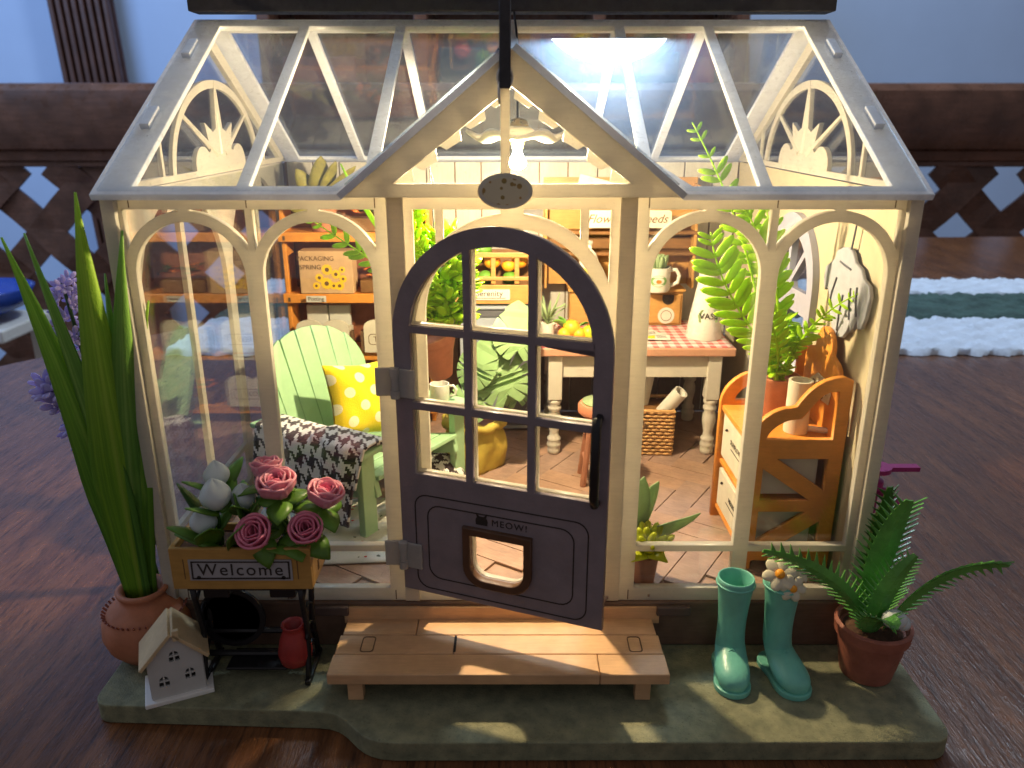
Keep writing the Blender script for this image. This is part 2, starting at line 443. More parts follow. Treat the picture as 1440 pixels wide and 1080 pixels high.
# ================================================================== THE SETTING
# table top: a big oval-ended sheet of polished wood
poly = [(-70, -60), (-62, -20), (-50, 8), (-34, 30.6), (-26, 40), (-14, 55), (2, 70), (22, 82), (50, 89), (90, 91), (150, 91), (150, -60)]
tb = MB().prism(poly, -3.0, 0.0).build('table_top', TABLE, None, bevel=.6); tag(tb, kind='structure')
# room wall
WALLB = M('blue_white_wall', (.50, .61, .81), .8, .04, .05, .0)
wl = MB().box((0, 203, 60), (560, 4, 260)).build('room_wall', WALLB); tag(wl, kind='structure')
# low floor far below so that nothing hangs over a void
FL = M('room_floor_dark', (.10, .075, .06), .6, .2, .05, 0)
fo = MB().box((0, 60, -78), (560, 420, 4)).build('room_floor', FL); tag(fo, kind='structure')

DARKW = M('dark_chair_wood', (.15, .066, .040), .30, .40, .25, .12, grain=.55, grain_axis=(.08, .9, .9))
def bench():
    t = thing('bench', 'dark carved wooden bench back with woven lattice behind the table', 'bench', (0, 110, -76))
    z0 = 76
    prof = [(0, 9.3), (1.2, 9.2), (1.4, 10.6), (2.0, 11.0), (2.4, 13), (2.6, 17), (2.2, 19.6), (1.2, 20.6), (-.6, 20.8), (-2, 20), (-2.2, 10), (-1.5, 9.2)]
    m = MB()
    for (xa, xb) in ((-120, 120),):
        n = len(prof)
        vs = [(x, -a, z0+b) for x in (xa, xb) for a, b in prof]
        m.add(vs, [tuple(range(n)), tuple(range(n, 2*n))[::-1]]+[(i, n+i, n+(i+1) % n, (i+1) % n) for i in range(n)])
    m.build('top_rail', DARKW, t, smooth=False, autos=35)
    MB().box((0, 0, z0+8.7), (236, 1.6, 1.0)).build('rail_moulding', DARKW, t, bevel=.2)
    MB().box((0, 0, z0-29), (236, 3, 5)).build('lower_rail', DARKW, t, bevel=.4)
    for x in (-116, 116): MB().box((x, 0, 35), (5, 5, 70)).build('post', DARKW, t, bevel=.5)
    # woven slats
    L = 52; pitch = 14.2
    def slat(sgn, x):
        m = MB(); wd = 2.45; nn = 24; vs = []; fs = []
        ang = R(44 if sgn > 0 else 136)
        d = Vector((math.cos(ang), 0, math.sin(ang))); pz = Vector((-d.z, 0, d.x))
        c0 = Vector((x, 0, z0-9)); cnt = 0
        half = 17.8/abs(math.sin(ang))
        for i in range(nn+1):
            s_ = -half+2*half*i/nn
            yy = .55*math.sin(PI*(s_/(pitch*.72))+ (0 if sgn > 0 else PI))
            for (a, b) in ((-wd, -.25), (wd, -.25), (wd, .25), (-wd, .25)):
                vs.append(c0+d*s_+pz*a+Vector((0, yy+b, 0)))
        for i in range(nn):
            for k in range(4):
                j = (k+1) % 4; fs.append((i*4+k, i*4+j, (i+1)*4+j, (i+1)*4+k))
        fs += [(0, 1, 2, 3), (nn*4+3, nn*4+2, nn*4+1, nn*4)]
        return m.add(vs, fs)
    for sgn in (1, -1):
        x = -112
        while x <= 112:
            slat(sgn, x).build('lattice_slat', DARKW, t)
            x += pitch
bench()

# slatted screen against the wall, upper left
SCRW = M('screen_wood', (.11, .045, .030), .45, .2, .3, .1, grain=.3, grain_axis=(.9, .9, .05))
sc_ = thing('slatted_screen', 'brown ribbed wooden screen leaning on the pale wall', 'screen', (-106.5, 196, -76))
for i in range(8):
    MB().at((-6.7+i*1.95, -.6, 75), (R(0), R(-2.2), 0)).box((0, 0, 0), (1.25, 2.2, 148)).build('slat', SCRW, sc_, bevel=.25)
MB().at((0, 1.5, 75), (0, R(-2.2), 0)).box((0, 0, 0), (15.4, 1.2, 148)).build('backing', SCRW, sc_)

# dark dresser behind the roof with a few things on its shelves
dr = thing('dresser', 'dark dresser with open shelves seen dimly through the roof glass', 'dresser', (0, 186, -76))
for x in (-57, -21, 20, 53): MB().box((x, 2, 65), (3, 24, 130)).build('upright', DARKW, dr, bevel=.3)
MB().box((-2, 13.6, 65), (112, 1, 130)).build('back_board', DARKW, dr)
for z in (72, 96, 122): MB().box((-2, 2.2, z), (112, 23, 2)).build('shelf', DARKW, dr, bevel=.2)
def book(x, z, wd, h, col, lab, cat='book', d=14):
    o = MB().box((0, 0, h/2), (wd, d, h)).build(cat.replace(' ', '_'), M('cover_%d' % int(col[0]*1000+col[1]*100), col, .6, .15, .3, .05), None, bevel=.3, loc=(x, 184, z-76))
    tag(o, lab, cat); return o
book(44.0, 97.1, 7, 13.5, (.40, .03, .04), 'red box on the dresser shelf behind the right roof pane', 'box')
book(34.5, 97.1, 9, 9, (.07, .10, .09), 'dark green box left of the red box on the dresser', 'box')
book(-45.0, 97.1, 17, 8, (.16, .04, .03), 'low brownish red box on the dresser behind left roof pane', 'box')
book(-12, 97.1, 10, 10, (.05, .075, .055), 'dark box on the dresser behind the gable', 'box')
book(9, 97.1, 9, 14, (.09, .05, .10), 'dusky purple box on the dresser behind the lamp', 'box')
TAN = M('tan_card', (.38, .27, .17), .7, .12, .2, .05)
tn = sheet('kraft_bag', [[(47.2, 21.2), (57, 21.2), (56, 32), (53, 35), (50.5, 30), (48, 29)]], 3.0, TAN, None, Matrix.Translation((0, 182, 0)) @ PLANE_XZ)
tag(tn, 'crumpled tan paper bag on the dresser right of the red box', 'bag')

# woven runner on the table behind the house
CLW = M('white_chenille', (.66, .72, .80), .95, .10, .6, .9); CLG = M('green_chenille', (.055, .10, .085), .95, .35, .6, .9)
rn = thing('table_runner', 'white and dark green striped chenille runner on the table behind the house', 'runner', (60, 44.5, 0.02), R(0))
def stripe(y0, y1, mat, rows):
    r_ = random.Random(rows); nx, ny = 620, rows*3; L = 168
    hz = [[r_.uniform(0, 1) for _ in range(ny+1)] for _ in range(nx+1)]
    def fn(u, v):
        i, j = int(round(u*nx)), int(round(v*ny)); e = min(j, ny-j)
        z = (.30 if e else .02)+.22*hz[i][j]*(1 if e else 0)+.10*math.sin(u*L*2.4)*math.sin(v*rows*PI)
        y = y0+(y1-y0)*v+(hz[i][j]-.5)*.28+(.22*math.sin(u*L*3.1+2*v) if not e else 0)
        return ((u-.5)*L, y, z)
    return MB().grid(fn, nx, ny)
stripe(-12.6, -3.2, CLW, 11).build('stripe', CLW, rn, smooth=True)['label'] = 'near white stripe'
stripe(-3.2, 6.0, CLG, 10).build('stripe', CLG, rn, smooth=True)['label'] = 'dark green middle stripe'
stripe(6.0, 13.0, CLW, 8).build('stripe', CLW, rn, smooth=True)['label'] = 'far white stripe'

# ceiling lamp, seen only as the bright reflection in the roof pane
cl = thing('ceiling_lamp', 'bright round ceiling lamp mirrored in the right roof pane', 'lamp', (20.2, 103.2, 141.5))
MB().lathe([(0.01, -2.2), (6, -2.0), (11.5, -1.4), (15, -.4), (15.6, .6)], 40).build('diffuser', emit('lamp_diffuser', (.66, .82, 1.0), 72.0), cl, smooth=True)
MB().lathe([(15.8, .2), (16.5, .4), (16.5, 3), (3, 4)], 40).build('housing', WHITEPAINT, cl, autos=40)

# blue bowl far left beside the bench
bb = MB().lathe([(2, 0), (6, 1.6), (7.6, 4.2), (7.2, 4.3), (5.4, 2.2), (0.01, .8)], 32).build('blue_bowl', M('cobalt_glaze', (.02, .06, .32), .2, .1, .3, 0, spec=.6), None, smooth=True, loc=(-73, 84, -10.4))
tag(bb, 'cobalt blue bowl in front of the lattice at far left', 'bowl')
st = thing('low_stool', 'low pale stool under the blue bowl at far left', 'stool', (-79, 84, -76))
MB().box((0, 0, 64.6), (26, 12, 1.8)).build('seat', WHITEPAINT, st, bevel=.3)
for sx in (-1, 1):
    for sy in (-1, 1): MB().box((sx*10, sy*7, 32), (2, 2, 64)).build('leg', WHITEPAINT, st)

# ================================================================== THE GREENHOUSE
GH = thing('greenhouse', 'miniature white framed glass greenhouse with open charcoal door and lit interior', 'greenhouse', (0, 0, 0))
# base plate with its wavy front edge
poly = ([(-11.4, 16.4), (-11.4, -2.3)]+[(x, y) for x, y in arc(-10.9, -2.3, .5, 180, 262, 6)]+[(-5.2, -3.02)] +
        bez((-5.2, -3.02, 0), (-4.1, -3.05, 0), (-4.3, -4.1, 0), (-3.0, -4.14, 0), 10) +
        [(10.7, -4.10)]+arc(10.75, -3.52, .58, 270, 360, 6)+[(11.33, 16.4)])
poly = [(p[0], p[1]) for p in poly][::-1]
poly = [p for i, p in enumerate(poly) if i == 0 or (abs(p[0]-poly[i-1][0])+abs(p[1]-poly[i-1][1])) > .01]
MB().prism(poly, 0.01, .6).build('base_plate', FELT, GH, bevel=.04)
# plinth
MB().box((0, 7.75, 1.36), (20.3, 16.0, 1.5)).build('plinth', PLINTH, GH, bevel=.05)
MB().box((-.3, -.30, 1.72), (9.3, .10, .55)).build('plinth_board', DECKW, GH, bevel=.02)
CLIP = M('brown_plastic_clip', (.10, .065, .055), .4, .1, 3, .05)
for x in (-5.3, 4.75): MB().box((x, -.36, 1.90), (1.0, .16, .30)).build('clip', CLIP, GH, bevel=.04)

# floor of herringbone planks
fl = MB().box((0, 7.7, 2.16), (19.6, 15.2, .12)).build('floor', FLOORW, GH)
PK = [MB().box((0, 0, 0), (3.0, .94, .08)).mesh('plank') for _ in range(2)]
for k, mm in enumerate((FLOORW, FLOORW2)): PK[k].materials.append(mm)
import itertools
k = 0; pw = .98; pl = 2.94; a0 = R(-33)
ca, sa = math.cos(a0), math.sin(a0)
for i in range(-12, 14):
    for j in range(-9, 10):
        for h in (0, 1):
            # stair-stepped herringbone in its own frame, turned by 33 degrees
            bx, by = i*pw+j*pl, i*pw-j*pl
            if h == 0: px, py, rz = bx+pl/2, by+pw/2, 0
            else: px, py, rz = bx+pw/2, by+pw+pl/2, PI/2
            X = px*ca-py*sa+1.0; Y = px*sa+py*ca+7.7
            hw = 1.45*abs(math.cos(a0+rz)); hy = 1.45*abs(math.sin(a0+rz))
            if abs(X)+hw*.8 < 9.75 and .0+hy*.8 < Y < 15.3-hy*.5:
                c = bpy.data.objects.new('plank', PK[h]); C.objects.link(c); c.parent = fl
                c.matrix_local = mu((X, Y, 2.27+rnd.uniform(-.004, .004)), (0, 0, a0+rz)); k += 1
FLOOR = 2.31

# back wall of upright boards
bw = MB().box((0, 15.55, 8.0), (19.9, .12, 11.6)).build('back_wall', HUTCHD, GH)
x = -9.85
while x < 9.7:
    wd = min(rnd.choice((1.15, 1.25, 1.3)), 9.9-x)
    MB().box((x+wd/2, 15.42, 8.05), (wd-.05, .12, 11.5)).build('board', WALLWHITE, bw, bevel=.02)
    x += wd
# lower wainscot painted in brown-grey stripes
WAIN = M('brown_grey_board', (.20, .155, .13), .6, .2, 1, .1, grain=.35, grain_axis=(5, 5, .5))
x = -9.85
while x < 9.7:
    wd = min(1.05, 9.9-x)
    MB().box((x+wd/2, 15.32, 4.1), (wd-.05, .08, 3.7)).build('wainscot_board', WAIN, bw, bevel=.02)
    x += wd

# front frame -------------------------------------------------------
ZS = 11.75
def bay(xc, hw=1.55, ri=1.42, ro=1.66, zlow=3.92, ztop=13.48):
    h = []
    h.append([(xc-ri, zlow), (xc+ri, zlow)]+arc(xc, ZS, ri, 0, 180, 22))
    for sg in (-1, 1):
        a = math.degrees(math.acos(hw/ro))
        pts = arc(xc, ZS, ro, a, 86, 12)
        poly = [(hw, ztop)]+[(p[0]-xc, p[1]) for p in pts]+[(ro*math.cos(R(86)), ztop)]
        h.append([(xc+sg*p[0], p[1]) for p in poly])
    h.append([(xc-ri, 2.5), (xc+ri, 2.5), (xc+ri, 3.76), (xc-ri, 3.76)])
    return h
holes = []
for xc in (-8.22, -4.98, 4.98, 8.22): holes += bay(xc)
rd = 2.28; zd = 10.72
holes.append([(-rd, 2.45), (rd, 2.45)]+arc(0, zd, rd, 0, 180, 30))
for sg in (-1, 1):
    ro = 2.62; hw = 2.52
    a = math.degrees(math.acos(hw/ro))
    p1 = arc(0, zd, ro, a, 43, 8)
    holes.append([(sg*x, z) for x, z in [(hw, 13.48)]+p1+[(p1[-1][0], 13.48)]])
    p2 = arc(0, zd, ro, 48, 84, 10)
    holes.append([(sg*x, z) for x, z in [(p2[0][0], 13.48)]+p2+[(p2[-1][0], 13.48)]])
front = [[(-10.05, 2.12), (10.05, 2.12), (10.05, 13.86), (-10.05, 13.86)]]+holes
sheet('front_frame', front, .26, FRAME, GH, PLANE_XZ, bevel=.02)
for x0, x1 in ((-9.9, -3.0), (3.0, 9.9)):
    MB().box(((x0+x1)/2, .19, 8.0), (x1-x0, .06, 11.4)).build('front_pane', GLASS, GH)
for x in (-6.62, 6.62, -3.42, 3.42, 9.55, -9.55):      # joints where the printed sheets meet
    for z, h in ((13.67, .34), (2.30, .32)): MB().box((x, -.134, z), (.025, .012, h)).build('joint_line', INKB, GH)
# door posts stand a little proud of the frame
for sg in (-1, 1):
    MB().box((sg*2.92, -.19, 8.0), (.42, .10, 11.7)).build('door_post', FRAME, GH, bevel=.02)
# corner posts
for sg in (-1, 1):
    MB().box((sg*10.0, -.02, 7.98), (.34, .62, 11.75)).build('corner_post', FRAME, GH, bevel=.03)

# left side: clear wall with slim ribs -------------------------------
MB().box((-9.98, 7.75, 8.0), (.07, 15.0, 11.5)).build('side_pane', GLASS, GH)
hol = []
for yc in (4.1, 11.4):
    hol.append([(yc-3.35, 3.95), (yc-.15, 3.95), (yc-.15, ZS+1.3), (yc-.9, ZS+1.25)]+arc(yc, ZS-1.6, 3.35, 105, 180, 10))
    hol.append([(yc+.15, 3.95), (yc+3.35, 3.95)]+arc(yc, ZS-1.6, 3.35, 0, 75, 10)+[(yc+.9, ZS+1.25), (yc+.15, ZS+1.3)])
    hol.append([(yc-3.35, 2.5), (yc+3.35, 2.5), (yc+3.35, 3.76), (yc-3.35, 3.76)])
sheet('side_frame', [[(.32, 2.12), (15.5, 2.12), (15.5, 13.8), (.32, 13.8)]]+hol, .16, FRAME, GH, Matrix.Translation((-10.13, 0, 0)) @ PLANE_YZ)['label'] = 'left side frame'
# right side: solid cream board with an arched window
win = [(5.5, 7.75), (9.3, 7.75)]+arc(7.4, 10.15, 1.9, 0, 180, 24)
RW = M('cream_translucent_board', (.55, .47, .31), .6, .05, 1.0, .05, trans=.12)
sheet('side_wall', [[(.32, 2.12), (15.5, 2.12), (15.5, 13.8), (.32, 13.8)], win], .2, RW, GH, Matrix.Translation((10.06, 0, 0)) @ PLANE_YZ)['label'] = 'right cream wall'
GRYP = M('lilac_grey_paint', (.33, .33, .42), .5, .06, 2, .05)
def window():
    rim = [(5.0, 7.5), (9.8, 7.5)]+arc(7.4, 10.15, 2.4, 0, 180, 28)
    hs = [[(5.45, 7.95), (7.32, 7.95), (7.32, 9.3), (5.45, 9.3)], [(7.48, 7.95), (9.35, 7.95), (9.35, 9.3), (7.48, 9.3)]]
    for a, b in ((4, 42), (48, 86), (94, 132), (138, 176)):
        hs.append(arc(7.4, 9.95, .55, a+6, b-6, 4)+arc(7.4, 9.95, 1.95, b, a, 10))
    hs = hs[0:0]+[h for h in hs]
    o = sheet('window', [rim]+hs, .22, GRYP, GH, Matrix.Translation((9.84, 0, 0)) @ PLANE_YZ)
    MB().box((10.06, 7.4, 9.9), (.05, 3.78, 4.3)).build('window_pane', GLASS, o)
    MB().box((9.72, 7.4, 7.42), (.5, 5.1, .22)).build('window_sill', WHITEPAINT, o, bevel=.03)
    for y0 in (4.35, 9.75):        # louvred shutters
        sh = sheet('shutter', [[(y0, 3.6), (y0+1.05, 3.6), (y0+1.05, 7.2), (y0, 7.2)], [(y0+.2, 3.85), (y0+.85, 3.85), (y0+.85, 6.95), (y0+.2, 6.95)]], .18, GRYP, o, Matrix.Translation((9.80, 0, 0)) @ PLANE_YZ)
    for y0 in (5.55, 7.5):
        sh = sheet('shutter', [[(y0, 3.4), (y0+1.75, 3.4), (y0+1.75, 7.2), (y0, 7.2)], [(y0+.2, 3.65), (y0+1.55, 3.65), (y0+1.55, 6.95), (y0+.2, 6.95)]], .18, GRYP, o, Matrix.Translation((9.80, 0, 0)) @ PLANE_YZ)
        for i in range(9):
            MB().at((9.82, y0+.875, 3.9+i*.36), (0, R(35), 0)).box((0, 0, 0), (.16, 1.3, .05)).build('louvre', GRYP, o)
window()

# gables -------------------------------------------------------------
EZ, EY, RY, RZ = 13.80, -.5, 7.75, 18.55
SL = (RZ-EZ)/(RY-EY); RL = math.hypot(RZ-EZ, RY-EY); RA = math.atan2(RZ-EZ, RY-EY)
def gable(x, lab):
    base = 13.86; topz = base+(7.75-.2)*SL
    rim = [(.1, base), (15.4, base), (7.75, topz+.1)]
    inn = [(1.0, base+.18), (14.5, base+.18), (7.75, topz-.42)]
    o = sheet('gable_frame', [rim, inn], .18, FRAME, GH, Matrix.Translation((x, 0, 0)) @ PLANE_YZ)
    MB().add([(x+s_*.02, y, z) for s_ in (-1, 1) for y, z in rim], [(0, 1, 2), (5, 4, 3), (0, 3, 4, 1), (1, 4, 5, 2), (2, 5, 3, 0)]).build('gable_pane', GLASS, o)
    # arch band
    yc, zc, a, b = 7.75, base, 4.15, 2.95
    sheet('arch_band', [arc(yc, zc, a, 0, 180, 36, b)+arc(yc, zc, a-.26, 180, 0, 36, b-.26)], .12, FRAME, o, Matrix.Translation((x, 0, 0)) @ PLANE_YZ)
    for ang in (42, 90, 138):
        e = (yc+(a-.1)*math.cos(R(ang)), zc+(b-.1)*math.sin(R(ang)))
        MB().tube([(x, yc+.5*math.cos(R(ang)), zc+.6), (x, e[0], e[1])], [.13, .07], 6).build('ray', FRAME, o)
    for yy, hh in ((3.0, 1.45), (12.5, 1.45)):
        MB().box((x, yy, base+hh/2), (.11, .14, hh)).build('ray', FRAME, o)
    fl = [(-1.75, 0)]+arc(-1.25, .25, .5, 190, 40, 8)+[(-.72, .62), (-.95, 1.35), (-.45, 1.1), (-.22, 1.2), (-.1, 2.1), (0, 2.45), (.1, 2.1), (.22, 1.2), (.45, 1.1), (.95, 1.35), (.72, .62)]+arc(1.25, .25, .5, 140, -10, 8)+[(1.75, 0)]
    sheet('tulip_cutout', [[(yc+p[0]*1.35, zc+p[1]*1.2) for p in fl]], .15, FRAME, o, Matrix.Translation((x, 0, 0)) @ PLANE_YZ)
    o['label'] = lab
gable(-9.95, 'left gable with arch and tulip'); gable(9.95, 'right gable with arch and tulip')

# roof ---------------------------------------------------------------
def roof_m(side):
    if side == 'f':  # (x, s) -> up the front slope
        return Matrix.Translation((0, EY, EZ)) @ Matrix.Rotation(RA, 4, 'X')
    return Matrix.Translation((0, 2*RY-EY, EZ)) @ Matrix.Rotation(PI, 4, 'Z') @ Matrix.Rotation(RA, 4, 'X')
XR = 10.25; DH = 17.2; DW = 4.2                      # roof half width; dormer ridge height and half width
DS = (DH-EZ)/math.sin(RA)                            # how far up the slope the dormer ridge meets it
def at_s(x): return DS*(1-abs(x)/DW)                 # valley line
ROOFF = M('roof_acrylic_frame', (.86, .88, .92), .26, .05, 1.2, .03, trans=.36, spec=.6)
def strip(x0, x1): return x0, x1
rf = [(-XR, 0), (-DW, 0), (0, DS), (DW, 0), (XR, 0), (XR, RL), (-XR, RL)]
bars = [-6.62, -3.55, 3.42, 6.25]; bwid = .135
hs = []
e0, e1 = .32, RL-.42
hs.append([(-9.35, e0), (bars[0]-bwid, e0), (bars[0]-bwid, e1), (-9.35, e1)])
def vs_(x): return max(e0, at_s(x)+.42)
xa = -DW-.22
hs.append([(bars[0]+bwid, e0), (xa, e0), (bars[1]-bwid, vs_(bars[1]-bwid)), (bars[1]-bwid, e1), (bars[0]+bwid, e1)])
hs.append([(bars[1]+bwid, vs_(bars[1]+bwid)), (-.16, vs_(-.16)), (-.16, e1), (bars[1]+bwid, e1)])
hs.append([(bars[2]-bwid, vs_(bars[2]-bwid)), (bars[2]-bwid, e1), (.16, e1), (.16, vs_(.16))])
hs.append([(bars[2]+bwid, vs_(bars[2]+bwid)), (-xa, e0), (bars[3]-bwid, e0), (bars[3]-bwid, e1), (bars[2]+bwid, e1)])
hs.append([(bars[3]+bwid, e0), (9.35, e0), (9.35, e1), (bars[3]+bwid, e1)])
sheet('roof_frame', [rf]+hs, .18, ROOFF, GH, roof_m('f'), bevel=.02)['label'] = 'front roof slope'
sheet('roof_pane', [[(-10.1, .1), (-DW-.05, .1), (0, DS+.08), (DW+.05, .1), (10.1, .1), (10.1, RL-.1), (-10.1, RL-.1)]], .05, ROOFGLASS, GH, roof_m('f') @ Matrix.Translation((0, 0, .125)))['label'] = 'front roof glazing'
hb = []; xs = [-9.35]+sorted(-b for b in bars)+[9.35]
for i in range(5):
    hb.append([(xs[i]+(bwid if i else 0), e0), (xs[i+1]-(bwid if i < 4 else 0), e0), (xs[i+1]-(bwid if i < 4 else 0), e1), (xs[i]+(bwid if i else 0), e1)])
sheet('roof_frame', [[(-XR, 0), (XR, 0), (XR, RL), (-XR, RL)]]+hb, .18, ROOFF, GH, roof_m('b'), bevel=.02)['label'] = 'rear roof slope'
sheet('roof_pane', [[(-10.1, .1), (10.1, .1), (10.1, RL-.1), (-10.1, RL-.1)]], .05, ROOFGLASS, GH, roof_m('b') @ Matrix.Translation((0, 0, .125)))['label'] = 'rear roof glazing'
# dark ridge cap
CAP = M('charcoal_roof_card', (.032, .029, .032), .6, .2, 3, .2)
MB().box((0, 7.78, 19.06), (20.6, .9, .46)).build('ridge_cap', CAP, GH, bevel=.04)
# small tabs poking through the roof border
for x, s_ in ((-9.8, 7.4), (-9.8, 3.4), (9.8, 7.4), (9.8, 3.4)):
    m = MB(); m.m = roof_m('f'); m.box((x, s_, .16), (.26, .95, .18)); m.build('roof_tab', ROOFF, GH, bevel=.02)

# dormer over the door -----------------------------------------------
YF = -.62
for sg in (-1, 1):
    A = Vector((0, YF, DH+.02)); B = Vector((sg*DW, YF, EZ+.02)); Cc = Vector((0, EY+(DH-EZ)/SL, DH+.02))
    ex = (B-A).normalized(); nn = (Cc-A).cross(B-A).normalized(); nn = nn if nn.z > 0 else -nn
    ey = Vector((0, 1, 0)); LX = (B-A).length; LY = (Cc-A).length
    Mx = Matrix(((ex.x, ey.x, nn.x, A.x), (ex.y, ey.y, nn.y, A.y), (ex.z, ey.z, nn.z, A.z), (0, 0, 0, 1)))
    tri = [(0.06, 0), (LX, 0), (0.06, LY)]
    inn = [(.45, .42), (LX-1.55, .42), (.45, LY-1.35)]
    sheet('dormer_frame', [tri, inn], .16, ROOFF, GH, Mx)
    sheet('dormer_pane', [[(.2, .05), (LX-.3, .05), (.2, LY-.25)]], .05, ROOFGLASS, GH, Matrix.Translation(nn*.115) @ Mx)
    # scalloped bargeboard inside the gable
    n = 5; pts = [(.35, -.30), (LX-.9, -.30)]
    for i in range(n):
        a = LX-1.0-(LX-1.5)*i/n; b = LX-1.0-(LX-1.5)*(i+1)/n
        pts += [(a, -.62+.05), (a-.1, -.80), (b+.25, -.86), (b+.12, -.64)]
    Mb = Matrix(((ex.x, ex.z*-sg*0, 0, A.x), (0, 0, 1, 0), (ex.z, 0, 0, A.z), (0, 0, 0, 1)))
    ox = Vector((-ex.z*sg, 0, ex.x*sg)); ox = ox if ox.z > 0 else -ox
    Mb = Matrix(((ex.x, ox.x, 0, A.x), (0, 0, 1, .35), (ex.z, ox.z, 0, A.z), (0, 0, 0, 1)))
    sheet('bargeboard', [pts], .10, FRAME, GH, Mb)
gz = EZ
tri = [(-DW+.05, gz), (DW-.05, gz), (0, DH-.10)]
inn = [(-DW+1.22, gz+.28), (DW-1.22, gz+.28), (0, DH-.86)]
sheet('gable_front', [tri, inn], .30, FRAME, GH, Matrix.Translation((0, -.30, 0)) @ PLANE_XZ, bevel=.02)
MB().add([(x, y, z) for y in (-.05, 0.0) for x, z in ((-DW+.6, gz+.1), (DW-.6, gz+.1), (0, DH-.5))], [(0, 1, 2), (5, 4, 3), (0, 3, 4, 1), (1, 4, 5, 2), (2, 5, 3, 0)]).build('gable_pane', ROOFGLASS, GH)
# dark fin along the dormer ridge
MB().add([(x, y, z) for x in (-.29, -.03) for y, z in ((-.95, 16.25), (-.95, 18.6), (7.0, 18.9), (7.0, 17.45), (.2, 16.95))],
         [(0, 1, 2, 3, 4), (9, 8, 7, 6, 5), (0, 5, 6, 1), (1, 6, 7, 2), (2, 7, 8, 3), (3, 8, 9, 4), (4, 9, 5, 0)]).build('ridge_fin', CAP, GH, bevel=.03)

# hanging oval sign on its post
sg_ = thing('oval_sign', 'oval flower plaque on a pale rod hanging under the gable peak', 'sign', (-.16, -.78, 13.55))
MB().box((0, 0, 1.62), (.22, .10, 2.3)).build('rod', FRAME, sg_, bevel=.02)
m = MB(); m.at((0, -.06, .42), (R(90), 0, 0)); m.prism([(.66*math.cos(2*PI*i/36), .42*math.sin(2*PI*i/36)) for i in range(36)], -.06, .06); m.build('plaque', CREAM, sg_, bevel=.02)
def plaquemat():
    m, nt, out = newmat('painted_flowers'); q = NT(nt); v = q.coord()
    vo = q.n('ShaderNodeTexVoronoi'); nt.links.new(v, vo.inputs[0]); vo.inputs['Scale'].default_value = 5.5
    c = q.mix(q.math('LESS_THAN', vo.outputs['Distance'], .36), (.62, .54, .36), q.mix(q.noise(v, 2.4, 1), (.12, .16, .04), (.60, .26, .06)))
    b = q.n('ShaderNodeBsdfPrincipled'); nt.links.new(c, b.inputs[0]); b.inputs['Roughness'].default_value = .5; nt.links.new(b.outputs[0], out.inputs[0]); return m
m = MB(); m.at((0, -.13, .42), (R(90), 0, 0)); m.prism([(.55*math.cos(2*PI*i/36), .32*math.sin(2*PI*i/36)) for i in range(36)], -.012, .012); m.build('painted_face', plaquemat(), sg_)
ring = [(.17*math.cos(2*PI*i/14), 0, 2.95+.24*math.sin(2*PI*i/14)) for i in range(15)]
MB().tube(ring, .035, 6).build('chain_link', WHITEP, sg_, smooth=True)
ring = [(-.12+.02*math.cos(2*PI*i/14), .14*math.cos(2*PI*i/14), 2.62+.22*math.sin(2*PI*i/14)) for i in range(15)]
MB().tube(ring, .035, 6).build('chain_link', WHITEP, sg_, smooth=True)

# door ---------------------------------------------------------------
ws = 0.47; we = 5.42; c1 = 2.10; c2 = 3.83; mb = .085
r0, r1, r2 = 3.70, 5.70, 7.80
cx = 2.93; za = 7.57
def top_z(u, rr=2.48): return za+math.sqrt(max(0, rr*rr-(u-cx)**2))
rim = [(0, 0), (5.86, 0)]+arc(cx, za, 2.93, 0, 180, 40)
panes = []
cols = ((ws, c1-mb), (c1+mb, c2-mb), (c2+mb, we))
for (a, b) in cols:
    panes.append([(a, r0), (b, r0), (b, r1-mb), (a, r1-mb)])
    panes.append([(a, r1+mb), (b, r1+mb), (b, r2-mb), (a, r2-mb)])
    top = [(b-(b-a)*i/14, top_z(b-(b-a)*i/14)) for i in range(15)]
    panes.append([(a, r2+mb), (b, r2+mb)]+top)
flap = [(2.08, 1.25)]+arc(2.55, 1.25, .47, 180, 270, 6)+arc(3.25, 1.25, .47, 270, 360, 6)+[(3.72, 2.22), (2.08, 2.22)]
door = sheet('door', [rim]+panes+[flap], .16, DOORDARK, GH, PLANE_XZ, bevel=.02)
door.location = Vector((-3.08, -.22, 2.67))*U; door.rotation_euler = (0, 0, R(-20.5)); door['label'] = 'charcoal arched door standing ajar'
def shrink(poly, k):
    cxp = sum(p[0] for p in poly)/len(poly); cyp = sum(p[1] for p in poly)/len(poly)
    return [(cxp+(p[0]-cxp)*k[0], cyp+(p[1]-cyp)*k[1]) for p in poly]
DC = Matrix.Translation((0, .17, 0)) @ PLANE_XZ
sheet('inner_lining', [[(p[0], p[1]) for p in shrink(rim, (.985, .985))]]+[shrink(p, (.95, .95)) for p in panes]+[shrink(flap, (.94, .94))], .16, FRAME, door, DC, bevel=.01)
for p in panes:
    sheet('pane', [shrink(p, (1.04, 1.04))], .04, GLASS, door, Matrix.Translation((0, .085, 0)) @ PLANE_XZ)
FLAPW = M('flap_wood', (.10, .045, .022), .5, .2, 2, .1)
fo_ = [(1.93, 1.2)]+arc(2.52, 1.2, .59, 180, 270, 6)+arc(3.28, 1.2, .59, 270, 360, 6)+[(3.87, 2.37), (1.93, 2.37)]
sheet('cat_flap_frame', [fo_, shrink(flap, (.985, .985))], .24, FLAPW, door, Matrix.Translation((0, -.10, 0)) @ PLANE_XZ, bevel=.03)
